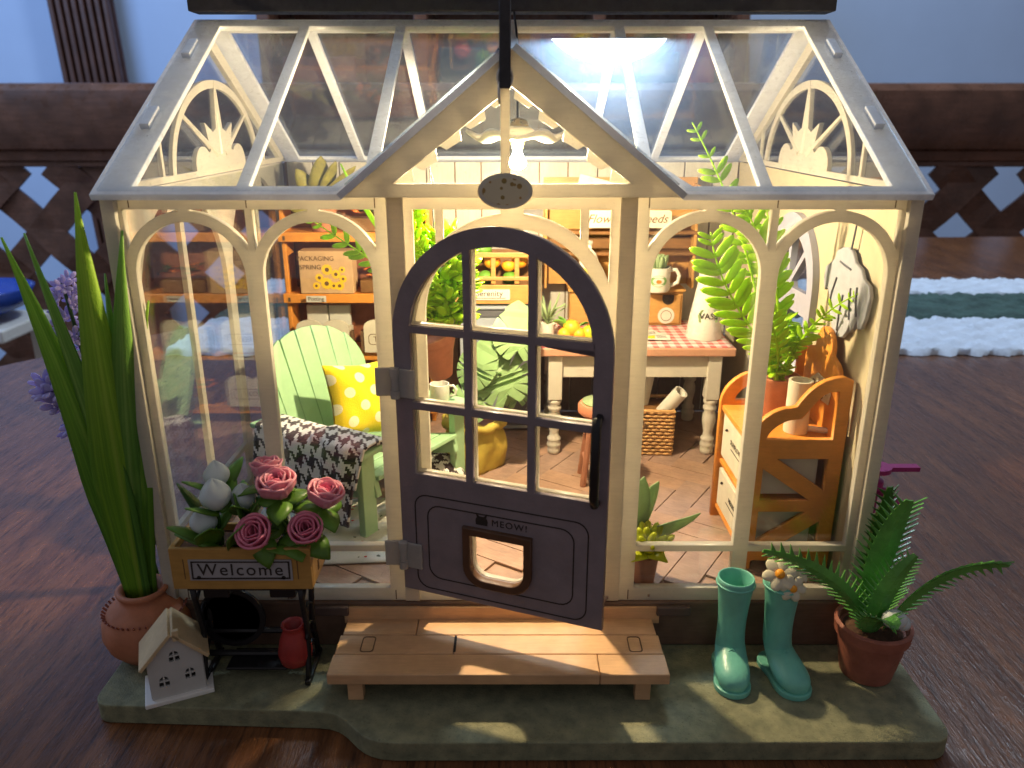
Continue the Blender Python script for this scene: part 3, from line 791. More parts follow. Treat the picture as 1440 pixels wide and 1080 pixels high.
for ins in (.42, .80):      # engraved lines around the lower panel
    o_ = rrect(ins, ins-.28, 5.86-ins, 3.42-ins*.72, .38); i_ = rrect(ins+.035, ins-.245, 5.86-ins-.035, 3.385-ins*.72, .35)
    sheet('engraved_line', [o_, i_], .012, INK, door, Matrix.Translation((0, -.084, 0)) @ PLANE_XZ)
text('lettering', 'MEOW!', .27, INK, door, (3.24, -.088, 2.62), space=1.2)
cat = [(-.2, 0), (.2, 0)]+arc(0, .13, .21, -20, 40, 4)+[(.2, .42), (.07, .30), (-.07, .30), (-.2, .42)]+arc(0, .13, .21, 140, 200, 4)
sheet('cat_head_print', [[(2.44+p[0]*.85, 2.50+p[1]*.85) for p in cat]], .012, INK, door, Matrix.Translation((0, -.086, 0)) @ PLANE_XZ)
hd = MB(); hd.tube([(5.60, -.08, 3.75), (5.60, -.32, 3.80), (5.60, -.40, 4.0), (5.60, -.42, 4.9), (5.60, -.40, 5.85), (5.60, -.32, 6.02), (5.60, -.08, 6.06)], [.10, .12, .125, .125, .125, .12, .10], 10)
hd.build('door_handle', BLACKM, door, smooth=True)
# clear hinges
for z in (8.98, 3.80):
    h = MB().box((-3.42, -.28, z), (.44, .07, .80)).build('hinge', CLEARPL, GH, bevel=.03)
    m = MB(); m.at((-2.78, -.46, z), (0, 0, R(-20.5))).box((0, 0, 0), (.5, .07, .80)); m.build('hinge_leaf', CLEARPL, h, bevel=.03)
    m = MB().lathe([(.13, -.42), (.13, -.2)], 14, (-3.10, -.40, z)).lathe([(.13, .2), (.13, .42)], 14, (-3.10, -.40, z)).lathe([(.105, -.19), (.105, .19)], 14, (-3.10, -.40, z)); m.build('hinge_barrel', CLEARPL, h, autos=40)

# pendant lamp -------------------------------------------------------
pl_ = thing('pendant_lamp', 'glowing scalloped pendant lamp hanging inside the gable', 'lamp', (.17, 5.4, 13.75))
SHADE = M('lamp_shade_glass', (.85, .80, .68), .35, .04, 2, .05, trans=.55)
def shade(u, v):
    a = u*2*PI; r = .22+1.28*v; w = math.cos(6*a)
    z = 1.72-1.15*v+.85*v**2.6+.10*v*v*w+.05*v*math.sin(3*a)
    return (r*(1+.07*v*w)*math.cos(a), r*math.sin(a)*(1+.07*v*w), z)
MB().grid(shade, 84, 10).build('shade', SHADE, pl_, smooth=True, solid=.06)
MB().lathe([(.05, 1.9), (.30, 1.82), (.36, 1.62), (.34, 1.35), (.22, 1.15), (.16, .95)], 20).build('holder', M('brass', (.55, .40, .16), .3, .1, 3, .05, metal=.9), pl_, smooth=True)
MB().lathe([(.01, .34), (.12, .355), (.21, .40), (.265, .48), (.275, .56), (.23, .67), (.15, .78), (.12, .93)], 20).build('bulb', emit('bulb_glow', (1.0, .77, .46), 4700.0), pl_, smooth=True)
MB().tube([(0, 0, 1.9), (0, .5, 2.9), (0, 1.2, 4.2), (-.1, 1.9, 5.05)], .035, 6).build('cord', BLACKM, pl_)

# ================================================================== OUTSIDE, ON THE BASE PLATE
# deck step
dk = thing('deck_step', 'pale wooden plank step in front of the greenhouse door', 'step', (0, 0, .6))
def plank(x0, x1, y0, y1, z=.84, h=.32, mat=DECKW):
    MB().box(((x0+x1)/2, (y0+y1)/2, z), (x1-x0, y1-y0, h)).build('plank', mat, dk, bevel=.03)
for y0, y1, xs in ((-1.08, -.30, (-4.86, -2.75, 4.15)), (-1.93, -1.10, (-4.92, -1.62, 4.2)), (-2.80, -1.95, (-4.95, 2.35, 4.22))):
    for a, b in zip(xs[:-1], xs[1:]): plank(a+.008, b-.008, y0, y1)
MB().box((-1.60, -1.5, 1.005), (.07, .70, .02)).build('slot', INK, dk)
for x in (-4.05, 3.45):
    o = rrect(x-.19, -1.86, x+.19, -1.18, .1); i_ = rrect(x-.16, -1.83, x+.16, -1.21, .08)
    sheet('inlay_line', [o, i_], .02, INKB, dk, Matrix.Translation((0, 0, 1.003)))
for x in (-4.25, 3.55):
    for y in (-2.45, -.7): MB().box((x, y, .345), (.42, .3, .67)).build('foot', DECKW, dk, bevel=.02)

def streaked(a, b, c):
    def fn(q, u, v, uv):
        mp = q.n('ShaderNodeMapping'); q.nt.links.new(uv, mp.inputs[0]); mp.inputs['Scale'].default_value = (13, .8, 1)
        g = q.ramp(q.noise(mp.outputs[0], 1.0, 4, .7), .33, .68)
        mp2 = q.n('ShaderNodeMapping'); q.nt.links.new(uv, mp2.inputs[0]); mp2.inputs['Scale'].default_value = (2, 3, 1)
        base = q.mix(q.ramp(v, .35, .95), q.mix(g, a, b), q.mix(g, b, c))
        mid = q.ramp(q.math('ABSOLUTE', q.math('SUBTRACT', u, .5)), .0, .07, .5, 0)
        base = q.mix(q.ramp(q.noise(mp2.outputs[0], 1.5, 4), .55, .8, 0, .5), base, c)
        return q.mix(mid, base, c)
    return fn
BLADES = [pattern('sword_leaf_%d' % k, streaked(*cs), .42, .3, trans=.38) for k, cs in enumerate((((.075, .22, .025), (.22, .50, .045), (.52, .78, .12)), ((.06, .18, .03), (.17, .42, .06), (.44, .70, .16)), ((.09, .26, .025), (.30, .58, .04), (.62, .82, .12))))]
# tall grass pot ------------------------------------------------------
gp = thing('grass_pot', 'tall green sword leaves in a round terracotta jar at left', 'plant', (-10.72, -.45, .6))
prof = [(.55, 0), (.8, .05), (1.12, .45), (1.24, .85), (1.20, 1.25), (.98, 1.6), (.66, 1.84), (.60, 1.95), (.70, 2.05), (.72, 2.16), (.62, 2.2), (.5, 2.1), (.45, 1.7), (.01, 1.6)]
MB().lathe(prof, 40).build('jar', TERRA, gp, smooth=True)
m = MB()
for k in range(44):
    a = 2*PI*k/44; m.at((1.08*math.cos(a), 1.08*math.sin(a), 1.48), (0, R(38), a)).box((0, 0, 0), (.05, .035, .26))
m.build('incised_band', TERRAD, gp)['kind'] = 'stuff'
tips = [(p_[0], p_[1], p_[2], p_[3]*1.38) for p_ in [(-2.05, .15, 12.2, .42), (-1.25, -.2, 12.35, .46), (.32, -.45, 13.35, .55), (.9, .35, 13.2, .42), (1.12, -.1, 12.4, .42), (1.22, .5, 10.5, .30),
        (-1.55, .6, 9.6, .40), (.15, .6, 11.2, .42)]]
for i, (dx, dy, h, wd) in enumerate(tips):
    b = (dx*.06+rnd.uniform(-.06, .06), dy*.2, 1.6)
    pts = bez(b, (dx*.16-.04, dy*.3, 1.6+h*.28), (dx*.55-.12, dy*.8, 1.6+h*.62), (dx, dy, h), 16)
    blade('blade', BLADES[i % 3], gp, pts, wd, side=(1, .45*(-1)**i, 0), fold=.45, prof=lambda t: (.5+1.25*t if t < .35 else .94)*max(0.0, 1-max(0, t-.33)/.67)**.95, thick=.035)

# purple hyacinth behind the grass
pf = thing('purple_flower', 'purple flower spike standing behind the tall green leaves', 'flower', (-12.2, 1.2, 0.0))
MB().tube([(1.6, .3, 0.02), (1.3, .2, 3), (.4, 0, 6.6), (-.15, 0, 11.4)], [.12, .12, .1, .04], 8).build('stem', LEAFD, pf, smooth=True)
pm = MB()
for k in range(6):
    a = 2*PI*k/6; pm.at((.16*math.cos(a), .16*math.sin(a), .06), (0, R(-35), a)).ball((.08, 0, 0), (.17, .10, .045), 8, 6)
pm.at().ball((0, 0, 0), (.09, .09, .14), 8, 6)
fm = pm.mesh('floret', True); fm.materials.append(PURPLE)
for k in range(46):
    t = k/46; z = 6.6+t*4.9; a = k*2.4; r = .62*(1-.75*t**2)
    c = bpy.data.objects.new('floret', fm); C.objects.link(c); c.parent = pf
    c.matrix_local = mu((-.1+.1*(1-t)+r*math.cos(a), r*math.sin(a), z), (rnd.uniform(-.5, .5), R(65), a), (1.05-.35*t,)*3)
pf2 = thing('purple_blossom', 'small purple blossom low behind the tall leaves at left', 'flower', (-12.7, .6, 0.0))
MB().tube([(1.9, .6, .02), (1.5, .4, 4), (0, 0, 8.2)], .07, 6).build('stem', LEAFD, pf2)
for k in range(12):
    a = k*2.4; r = .42*math.sqrt((k+1)/12)
    c = bpy.data.objects.new('floret', fm); C.objects.link(c); c.parent = pf2
    c.matrix_local = mu((r*math.cos(a), r*math.sin(a)*.6, 8.3+rnd.uniform(-.25, .3)), (rnd.uniform(-.6, .6), R(50), a), (1.1,)*3)

# tiny house
mh = thing('tiny_house', 'tiny white wooden house with balsa roof beside the terracotta jar', 'model house', (-9.28, -2.02, .6), R(24))
MB().box((0, 0, .07), (1.75, 1.35, .14)).build('foot_plate', WHITEPAINT, mh, bevel=.03)
wallp = [(-.68, .14), (.68, .14), (.68, 1.28), (0, 2.02), (-.68, 1.28)]
CRD = M('grey_card', (.50, .49, .46), .75, .06, 2, .05)
def wins(cx, cz, w_=.13, h_=.20): return [[(cx-w_, cz-.13), (cx-.02, cz-.13), (cx-.02, cz+.02), (cx-w_, cz+.02)], [(cx+.02, cz-.13), (cx+w_, cz-.13), (cx+w_, cz+.02), (cx+.02, cz+.02)],
     [(cx-w_, cz+.06), (cx-.02, cz+.06)]+[(cx-.02, cz+h_)]+[(cx-w_*.7, cz+.15)], [(cx+.02, cz+.06), (cx+w_, cz+.06), (cx+w_*.7, cz+.15), (cx+.02, cz+h_)]]
sheet('front_wall', [wallp]+wins(0, 1.34)+wins(-.33, .62)+wins(.33, .70), .08, CRD, mh, Matrix.Translation((0, -.50, 0)) @ PLANE_XZ)
sheet('back_wall', [wallp], .08, CRD, mh, Matrix.Translation((0, .50, 0)) @ PLANE_XZ)
for sx in (-1, 1): MB().box((sx*.66, 0, .70), (.08, .92, 1.12)).build('side_wall', CRD, mh)
for sx in (-1, 1):
    m = MB(); m.at((sx*.44, 0, 1.66), (0, sx*R(47.5), 0)).box((0, 0, 0), (1.22, 1.36, .10)); m.build('roof_panel', BALSA, mh, bevel=.02)
MB().box((.12, -.62, 2.06), (.16, .12, .30)).build('roof_peg', BALSA, mh)

# iron stand with crate ------------------------------------------------
sd = thing('iron_stand', 'black iron sewing table stand under the welcome crate', 'stand', (-7.15, -1.3, .6))
for sx in (-1, 1):
    x = sx*1.45
    for y in (-.55, .55):
        MB().tube([(x, y*1.15, .04), (x, y*.9, .5), (x, y*.45, 1.5), (x, y*.9, 2.6), (x, y, 3.08)], .085, 8).build('leg', BLACKM, sd, smooth=True)
    MB().box((x, 0, .10), (.16, 1.5, .16)).build('foot_bar', BLACKM, sd, bevel=.03)
    for k in range(4):
        z = .7+k*.62; MB().tube([(x, -.42, z), (x, 0, z+.28), (x, .42, z)], .05, 6).build('scroll', BLACKM, sd, smooth=True)
for z, y in ((.55, 0), (1.1, .3)): MB().tube([(-1.5, y, z), (1.5, y, z)], .09, 8).build('cross_bar', BLACKM, sd)
MB().box((0, -.1, .42), (1.7, .9, .09)).build('treadle', BLACKM, sd, bevel=.03)
MB().box((-.9, .1, 2.85), (.7, 1.0, .42)).build('under_drawer', BLACKM, sd, bevel=.03)
MB().box((.9, .1, 2.85), (.7, 1.0, .42)).build('under_drawer', BLACKM, sd, bevel=.03)
MB().lathe([(.95, 0), (.95, .09), (.80, .09), (.80, 0)], 32).build('flywheel', BLACKM, sd, autos=30, loc=(-.8, .25, 1.6), rot=(PI/2, 0, 0))
MB().box((0, 0, 3.07), (3.1, 1.3, .08)).build('top_plate', BLACKM, sd, bevel=.02)
rp = MB().lathe([(.30, 0), (.42, .06), (.48, .35), (.40, .75), (.30, 1.02), (.27, 1.15), (.33, 1.22), (.31, 1.26), (.22, 1.2), (.2, .9), (.01, .8)], 28).build('red_vase', REDP, None, smooth=True, loc=(-6.10, -1.55, 1.07), rot=(0, 0, 0))
tag(rp, 'small red glazed vase inside the black iron stand', 'vase')

cr = thing('welcome_crate', 'yellow wooden flower crate with a grey Welcome label', 'crate', (-7.16, -1.3, 3.72))
CW = M('crate_wood', (.46, .255, .065), .5, .14, 1.5, .08, grain=.25, grain_axis=(.5, 5, 5))
MB().box((0, -.66, .62), (3.72, .12, 1.24)).build('front_board', CW, cr, bevel=.03)
MB().box((0, .66, .62), (3.72, .12, 1.24)).build('back_board', CW, cr, bevel=.03)
for sx in (-1, 1): MB().box((sx*1.80, 0, .62), (.12, 1.19, 1.23)).build('end_board', CW, cr, bevel=.03)
MB().box((0, 0, .08), (3.45, 1.18, .14)).build('bottom_board', CW, cr)
MB().box((0, 0, .75), (3.45, 1.18, .6)).build('soil', SOIL, cr)
LAB = M('grey_label_card', (.33, .32, .33), .7, .08, 2, .05)
sheet('label_plate', [[(-1.36, .30), (1.36, .30), (1.36, .92), (-1.36, .92)]], .03, LAB, cr, Matrix.Translation((0, -.74, 0)) @ PLANE_XZ)
sheet('label_border', [[(-1.30, .34), (1.30, .35), (1.31, .88), (-1.29, .88)], [(-1.26, .385), (1.26, .395), (1.265, .845), (-1.25, .84)]], .012, INK, cr, Matrix.Translation((0, -.762, 0)) @ PLANE_XZ)
text('lettering', 'Welcome', .50, INK, cr, (0, -.762, .615), space=1.18)
for sx in (-1, 1): text('label_dot', '.', .9, INK, cr, (sx*1.12, -.762, .615+.0))
for sx, z in ((1, .9), (1, .35), (1, .62)): MB().box((1.865, -.2+z*.5, z), (.01, .12, .3)).build('dark_mark', INKB, cr)
for x in (-1.5, 1.5): MB().box((x, -.725, .62), (.02, .012, .6)).build('joint_mark', INKB, cr)

# roses and buds --------------------------------------------------------
def petal_mesh(mat, seed):
    r = random.Random(seed)
    def fn(u, v):
        k = (u-.5)*2; a = k*.95
        rr = .16+.36*math.sin(PI*.5*min(1, v*1.35))-.05*v*v
        if v > .8: rr += (v-.8)*.45*(1-.4*abs(k))
        z = v*.74-(abs(k)**3)*.16*v+.03*math.sin(k*6+seed)*v
        return (rr*math.cos(a), rr*math.sin(a), z)
    m = MB().grid(fn, 10, 8).mesh('petal', True); m.materials.append(mat); return m
PETALS = {True: petal_mesh(ROSED, 1), False: petal_mesh(ROSE, 2)}
def rose(x, y, z, sc, tilt, az, deep, lab):
    t = thing('rose', lab, 'rose', (x, y, z), 0, 'roses in the welcome crate')
    t.rotation_euler = (tilt, 0, az); sc *= .88
    spec = [(4, 1.12, .04, 1.0, 0), (4, .98, -.06, 1.08, .7), (4, .76, -.10, 1.10, .2), (3, .50, -.08, 1.08, .9), (2, .26, -.03, 1.04, .3)]
    for n, s_, tl, hz, off in spec:
        for k in range(n):
            c = bpy.data.objects.new('petal', PETALS[deep if s_ > .5 else True]); C.objects.link(c); c.parent = t
            md = c.modifiers.new('solid', 'SOLIDIFY'); md.thickness = .065*U; md.offset = 0
            c.matrix_local = mu((0, 0, .02), (0, tl, 2*PI*k/n+off), (s_*sc, s_*sc*(1.15 if n > 3 else 1.5), hz*sc))
    MB().tube([(0, 0, .1), (0, -.03, -.6), (.05, .05, -1.35)], .06, 8).build('stem', LEAFD, t, smooth=True)
    for k in range(3):
        a = az+k*2.1+1; pts = bez((0, 0, -.1), (.2*math.cos(a), .2*math.sin(a), -.12), (.5*math.cos(a), .5*math.sin(a), .0), (.85*math.cos(a), .85*math.sin(a), -.28), 8)
        blade('leaf', LEAFROSE, t, pts, .34, fold=.3, thick=.03)
LEAFROSE = M('rose_leaf', (.12, .26, .03), .4, .25, 2, .12, trans=.25)
rose(-6.55, -.95, 6.45, .74, R(-8), R(20), False, 'pale pink rose at the back of the welcome crate')
rose(-6.12, -1.45, 6.2, .88, R(12), R(-10), False, 'large pale pink rose at the centre of the welcome crate')
rose(-5.02, -1.35, 5.9, .82, R(18), R(65), False, 'coral pink rose leaning out highest at crate right')
rose(-6.62, -1.85, 5.25, .80, R(48), R(-6), True, 'deep pink rose hanging over the crate front')
rose(-5.42, -1.70, 5.2, .76, R(38), R(12), True, 'deep pink rose at the right corner of the crate')
def bud(x, y, z, sc, tilt, az, lab):
    t = thing('white_bud', lab, 'flower bud', (x, y, z), 0, 'white buds in the welcome crate'); t.rotation_euler = (tilt, 0, az)
    def fn(u, v):
        a = u*2*PI; r = .40*math.sin(PI*(.12+.878*v))**.8*(1+.07*math.cos(3*a)*v)
        return (r*math.cos(a)*sc, r*math.sin(a)*sc, (v*.86+.03*math.cos(3*a)*v)*sc)
    MB().grid(fn, 30, 12).build('bud', BUDW, t, smooth=True)
    MB().tube([(0, 0, .1), (0, 0, -1.2)], .05, 6).build('stem', LEAFD, t)
    for k in range(2):
        a = 1+k*2.9; pts = bez((0, 0, -.15), (.2*math.cos(a), .2*math.sin(a), 0), (.5*math.cos(a), .5*math.sin(a), .3), (.9*math.cos(a), .9*math.sin(a), .45), 8)
        blade('leaf', LEAFROSE, t, pts, .26, fold=.35, thick=.03)
bud(-7.85, -1.1, 6.35, .85, R(4), 0, 'topmost white bud at crate left')
bud(-7.75, -1.6, 5.95, 1.0, R(6), R(15), 'middle white bud at crate left, largest of the buds')
bud(-8.1, -1.6, 5.25, .88, R(10), R(-20), 'lowest white bud over the left edge of the crate')
bud(-7.15, -1.25, 5.75, .8, R(-5), R(50), 'white bud beside the central pink roses')
gl_ = thing('crate_foliage', 'glossy green leaves spreading out of the welcome crate', 'foliage', (-7.2, -1.4, 4.75))
for (p0, p3, wd) in (((-.6, .1, 0), (-1.65, .1, 1.75), .26), ((-.5, -.3, 0), (-1.75, -.25, .42), .28), ((-.2, -.4, .1), (.35, -.75, 1.0), .40), ((.5, -.2, 0), (.9, -.6, .75), .4),
                     ((1.0, -.2, 0), (1.25, -.75, .1), .42), ((1.3, -.2, .1), (1.75, -.85, -.05), .36), ((.2, 0, .3), (-.1, -.1, 1.55), .33), ((-.1, .2, .2), (.55, .1, 1.35), .36), ((-.9, -.2, 0), (-.55, -.8, .9), .38), ((1.2, 0, .2), (1.0, -.3, 1.0), .3)):
    a = Vector(p0); d = Vector(p3); mid = (a+d)/2+Vector((0, 0, .25))
    blade('leaf', LEAFROSE if wd > .27 else LEAFD, gl_, bez(a, mid, mid, d, 9), wd, fold=.3, thick=.035)

# boots -----------------------------------------------------------------
def boot(name_label, x, y, rz, sc):
    t = thing('rubber_boot', name_label, 'boot', (x, y, .6), rz, 'pair of teal rubber boots')
    rings = [(0, 1.5, .30, .30, 0), (0, 2.3, .36, .36, 0), (0, 2.80, .44, .44, 0), (0, 2.93, .47, .47, 0), (0, 2.95, .52, .52, 0), (0, 2.80, .545, .545, 0), (0, 2.62, .50, .50, 0), (0, 2.1, .44, .44, 0), (0, 1.55, .40, .41, 0), (-.01, 1.1, .40, .43, 6),
             (-.08, .80, .42, .50, 24), (-.26, .62, .45, .55, 45), (-.55, .47, .48, .47, 66), (-.88, .40, .50, .38, 82), (-1.2, .36, .47, .33, 88), (-1.45, .32, .34, .27, 88), (-1.56, .28, .15, .14, 88)]
    n = 24; vs = []; fs = []
    for (yy, zz, ra, rb, tl) in rings:
        ct, st_ = math.cos(R(tl)), math.sin(R(tl))
        for k in range(n):
            a = 2*PI*k/n; px = ra*math.cos(a); q = rb*math.sin(a)
            vs.append((px*sc, (yy+q*ct)*sc, max(.10, zz+q*st_)*sc))
    for i in range(len(rings)-1):
        for k in range(n):
            j = (k+1) % n; fs.append((i*n+k, i*n+j, (i+1)*n+j, (i+1)*n+k))
    fs.append(tuple(range(n))[::-1]); fs.append(tuple((len(rings)-1)*n+k for k in range(n)))
    MB().add(vs, fs).build('upper', TEAL, t, smooth=True, sub=1)
    # sole
    out = arc(0, -.02, .47, 0, 180, 10)+[(-.44, -.5), (-.50, -.95)]+arc(0, -1.12, .50, 180, 360, 12, .50)+[(.50, -.95), (.44, -.5)]
    MB().prism([(p[0]*sc*1.02, p[1]*sc) for p in out], 0.0, .17*sc).build('sole', TEAL, t, bevel=.03)
    ring = [(0.52*sc*math.cos(2*PI*k/30), .52*sc*math.sin(2*PI*k/30), 2.74*sc) for k in range(31)]
    MB().tube(ring, .04, 6).build('rim_band', TEAL, t, smooth=True)
    # vamp seam over the toes
    MB().tube([(-.44*sc, -.75*sc, .35*sc), (-.3*sc, -.62*sc, .68*sc), (0, -.55*sc, .88*sc), (.3*sc, -.62*sc, .68*sc), (.44*sc, -.75*sc, .35*sc)], .03, 6).build('seam', TEAL, t, smooth=True)
    return t
boot('empty teal rubber boot, left of the pair', 6.28, -1.02, R(-8), .98)
boot('teal rubber boot holding white flowers, right of the pair', 7.58, -1.10, R(11), .98)
DAIS = M('cream_petal', (.80, .74, .55), .45, .08, 3, .05, trans=.25)
def daisy(x, y, z, tx, ty, lab, s_=1):
    t = thing('cream_flower', lab, 'flower', (x, y, z), 0, 'cream flowers in the boot'); t.rotation_euler = (tx, ty, 0)
    for k in range(6):
        a = 2*PI*k/6
        MB().at((0, 0, 0), (0, 0, a)).ball((.22*s_, 0, .05), (.21*s_, .15*s_, .07), 10, 6).build('petal', DAIS, t, smooth=True)
    MB().ball((0, 0, .10*s_), (.12*s_, .12*s_, .10*s_), 12, 8).build('centre', ORNG, t, smooth=True)
    MB().tube([(0, 0, 0), (0, .05, -.7)], .04, 6).build('stem', LEAFD, t)
daisy(7.36, -1.30, 3.72, R(50), R(-8), 'cream flower with orange centre facing forward in the boot', 1.15)
daisy(7.92, -1.05, 3.75, R(25), R(25), 'cream flower at the right side of the boot top', 1.05)
daisy(7.62, -.85, 3.82, R(5), R(0), 'cream flower at the back of the boot top', 1.0)
daisy(7.68, -1.48, 3.42, R(75), R(10), 'cream flower drooping over the boot front', .95)

# fern pot, right -----------------------------------------------------------
def serrated(mat, parent, p0, p1, p2, p3, wd, side, n=19, tooth=.2):
    wd *= .82; tooth *= 1.55
    pts = bez(p0, p1, p2, p3, n); side = Vector(side).normalized(); vs = []; fs = []
    for i, p in enumerate(pts):
        t = (pts[min(i+1, n)]-pts[max(i-1, 0)]).normalized(); s_ = (side-t*side.dot(t)).normalized(); nn = t.cross(s_)
        tt = i/n; w_ = wd*(math.sin(PI*(.12+.82*tt))**.75)
        vs += [p-s_*w_+nn*w_*.3, p, p+s_*w_+nn*w_*.3]
    for i in range(n):
        a = i*3; fs += [(a, a+1, a+4, a+3), (a+1, a+2, a+5, a+4)]
    m = MB().add(vs, fs); body = m
    for i in range(1, n):
        p = pts[i]; t = (pts[min(i+1, n)]-pts[i-1]).normalized(); s_ = (side-t*side.dot(t)).normalized(); nn = t.cross(s_)
        w_ = wd*(math.sin(PI*(.12+.82*i/n))**.75); L = tooth*(1.0-.5*abs(i/n-.4))*rnd.uniform(.7, 1.15); h = (pts[i]-pts[i-1]).length*rnd.uniform(.26, .36)
        for sg in (-1, 1):
            b = p+s_*sg*w_*.97+nn*w_*.3
            m.add([b-t*h, b+t*h, b+s_*sg*L+t*L*.75+nn*L*.35], [(0, 1, 2)])
    return m.build('frond', mat, parent, solid=.035)
fp = thing('fern_pot', 'dark green serrated fern in a brown clay pot at right', 'plant', (10.12, -1.42, .6))
MB().lathe([(.62, 0), (.70, .05), (.86, .9), (.92, 1.3), (1.0, 1.34), (1.03, 1.66), (.94, 1.72), (.88, 1.66), (.86, 1.45), (.01, 1.38)], 40).build('pot', TERRAD, fp, autos=35)
MB().lathe([(.86, 1.42), (.5, 1.55), (.01, 1.6)], 24).build('soil', SOIL, fp)
serrated(FERN2, fp, (-.2, 0, 1.5), (-.6, -.1, 2.6), (-1.7, -.1, 3.6), (-3.4, -.2, 4.05), .24, (.3, -.3, 1))
serrated(FERN2, fp, (.25, -.1, 1.5), (.6, -.2, 2.6), (1.4, -.3, 3.9), (3.15, -.4, 3.75), .30, (-.45, -.55, 1))
serrated(FERN2, fp, (-.1, .2, 1.5), (-.1, .3, 3.0), (.2, .2, 4.6), (.35, -.1, 5.5), .42, (1, -.1, 0), tooth=.26)
serrated(FERN2, fp, (-.1, -.2, 1.5), (-.2, -.4, 2.4), (.0, -.5, 3.4), (.55, -.5, 4.1), .34, (1, -.1, -.2), tooth=.22)
serrated(FERN2, fp, (-.2, -.3, 1.5), (-.35, -.6, 2.2), (-.25, -.9, 2.5), (.1, -1.1, 2.3), .46, (1, 0, 0), n=14, tooth=.15)
serrated(LEAFD, fp, (.1, .3, 1.5), (.1, .5, 3.2), (.15, .6, 4.4), (.1, .5, 5.6), .35, (1, .2, 0), tooth=.2)
MB().ball((.22, -.62, 2.2), (.33, .28, .26), 16, 10).ball((.48, -.6, 2.05), (.2, .2, .2), 12, 8).build('white_bead', BUDW, fp, smooth=True)

# magenta tap behind the right corner, with a pale reed
tp = thing('garden_tap', 'magenta toy garden tap behind the right rear corner post', 'tap', (11.05, 1.7, .6))
MB().tube([(0, 0, 0), (0, 0, 4.55)], .2, 12).build('standpipe', MAG, tp, autos=40)
o = [(p[0], p[1]) for p in arc(0, 0, .42, 20, 340, 20)]+[(1.25, -.14), (1.25, .14)]
sheet('tap_handle', [o, arc(0, 0, .12, 0, 360, 12)[:-1]], .14, MAG, tp, Matrix.Translation((.05, 0, 4.95)))
MB().lathe([(.3, 4.3), (.3, 4.55), (.16, 4.6), (.16, 4.9)], 16).build('valve', MAG, tp, autos=40)
MB().tube([(0, 0, 4.2), (.35, -.3, 4.25), (.5, -.5, 4.05), (.52, -.52, 3.8)], .16, 10).build('spout', MAG, tp, smooth=True)
rd_ = thing('reed_plant', 'pale yellow green reed leaves beside the right corner post', 'plant', (10.62, .35, .6))
for dx, dy, h, wd in ((.25, 0, 4.5, .22), (.0, .2, 4.0, .18), (-.1, .1, 3.6, .18), (.45, .3, 3.4, .16)):
    blade('leaf', M('pale_reed', (.34, .36, .11), .45, .25, 1, .1, trans=.25), rd_, bez((0, 0, 0), (0, 0, h*.5), (dx*.2, dy, h*.9), (dx, dy, h), 10), wd, side=(1, .1, 0), prof=lambda t: .5+.5*math.sin(PI*min(.97, t)))

# ================================================================== INSIDE THE GREENHOUSE
F0 = FLOOR
# shelf unit -------------------------------------------------------------
su = thing('shelf_unit', 'tall orange wooden shelf unit against the back wall at left', 'shelf', (-6.7, 14.0, F0))
SZ = [3.25, 5.80, 8.40, 11.05]
MB().box((0, 1.05, 4.9), (6.3, .1, 9.7)).build('back_panel', BROWNB, su)
for x in (-3.1, 3.1): MB().box((x, .35, 4.85), (.18, 1.3, 9.6)).build('upright', ORANGE, su, bevel=.03)
for z in SZ:
    b = MB().box((0, .25, z-F0-.22), (6.5, 1.7, .40)).build('shelf_board', ORANGE, su, bevel=.03)
    for x in (-2.98, 2.98): MB().box((x, -.61, z-F0-.26), (.10, .02, .18)).build('tenon_mark', INKB, b)
def tagcard(x, z, wd, body=None):
    t = thing('shelf_tag', 'white card tag %s' % body, 'tag', (x, 13.14, z))
    MB().box((0, 0, 0), (wd, .03, .28)).build('card', PAPER, t)
    return t
for x, z, wd, body, lab in ((-8.45, 8.22, .85, 'Potting', 'white Potting tag on the edge of the second shelf'), (-4.9, 5.62, .8, 'Flowers', 'white tag on the right of the third shelf edge'),
                            (-8.1, 5.62, .95, 'Flower seeds', 'white tag on the third shelf edge behind the chair'), (-5.4, 8.22, .8, 'Herbs', 'white tag at the right of the second shelf edge')):
    t = thing('shelf_tag', lab, 'tag', (x, 13.14, z), 0, 'tags on the shelf edges')
    MB().box((0, 0, 0), (wd, .03, .27)).build('card', PAPER, t)
    if body == 'Potting': text('lettering', body, .24, INK, t, (0, -.02, 0))
    else:
        MB().box((0, -.018, 0), (wd*.7, .01, .06)).build('printed_line', INK, t)
# packaging box with sunflowers
pb = thing('packaging_box', 'kraft box printed PACKAGING SPRING with sunflowers on the second shelf', 'box', (-8.0, 13.9, 8.40))
MB().box((0, 0, .92), (2.3, 1.0, 1.84)).build('carton', KRAFT, pb, bevel=.03)
text('lettering', 'PACKAGING', .28, INKB, pb, (-.42, -.51, 1.52)); text('lettering', 'SPRING', .28, INKB, pb, (-.66, -.51, 1.15))
SUNY = M('sunflower_print', (.78, .48, .02), .7, .1, 3, 0)
for i, (x, z, r) in enumerate(((.05, 1.05, .26), (.42, .85, .22), (.0, .45, .28), (.55, .35, .22), (-.3, .70, .2), (.72, .65, .18), (.3, .35, .18), (-.45, .35, .17), (.7, 1.05, .15))):
    o = []
    for k in range(24):
        rr = r*(1 if k % 2 else .78); o.append((x+rr*math.cos(2*PI*k/24), z+rr*math.sin(2*PI*k/24)))
    f = sheet('sunflower_print', [o], .01, SUNY, pb, Matrix.Translation((0, -.508-.0012*i, 0)) @ PLANE_XZ)
    sheet('sunflower_eye', [arc(x, z, r*.36, 0, 360, 12)[:-1]], .012, INKB, f, Matrix.Translation((0, -.514-.0012*i, 0)) @ PLANE_XZ)
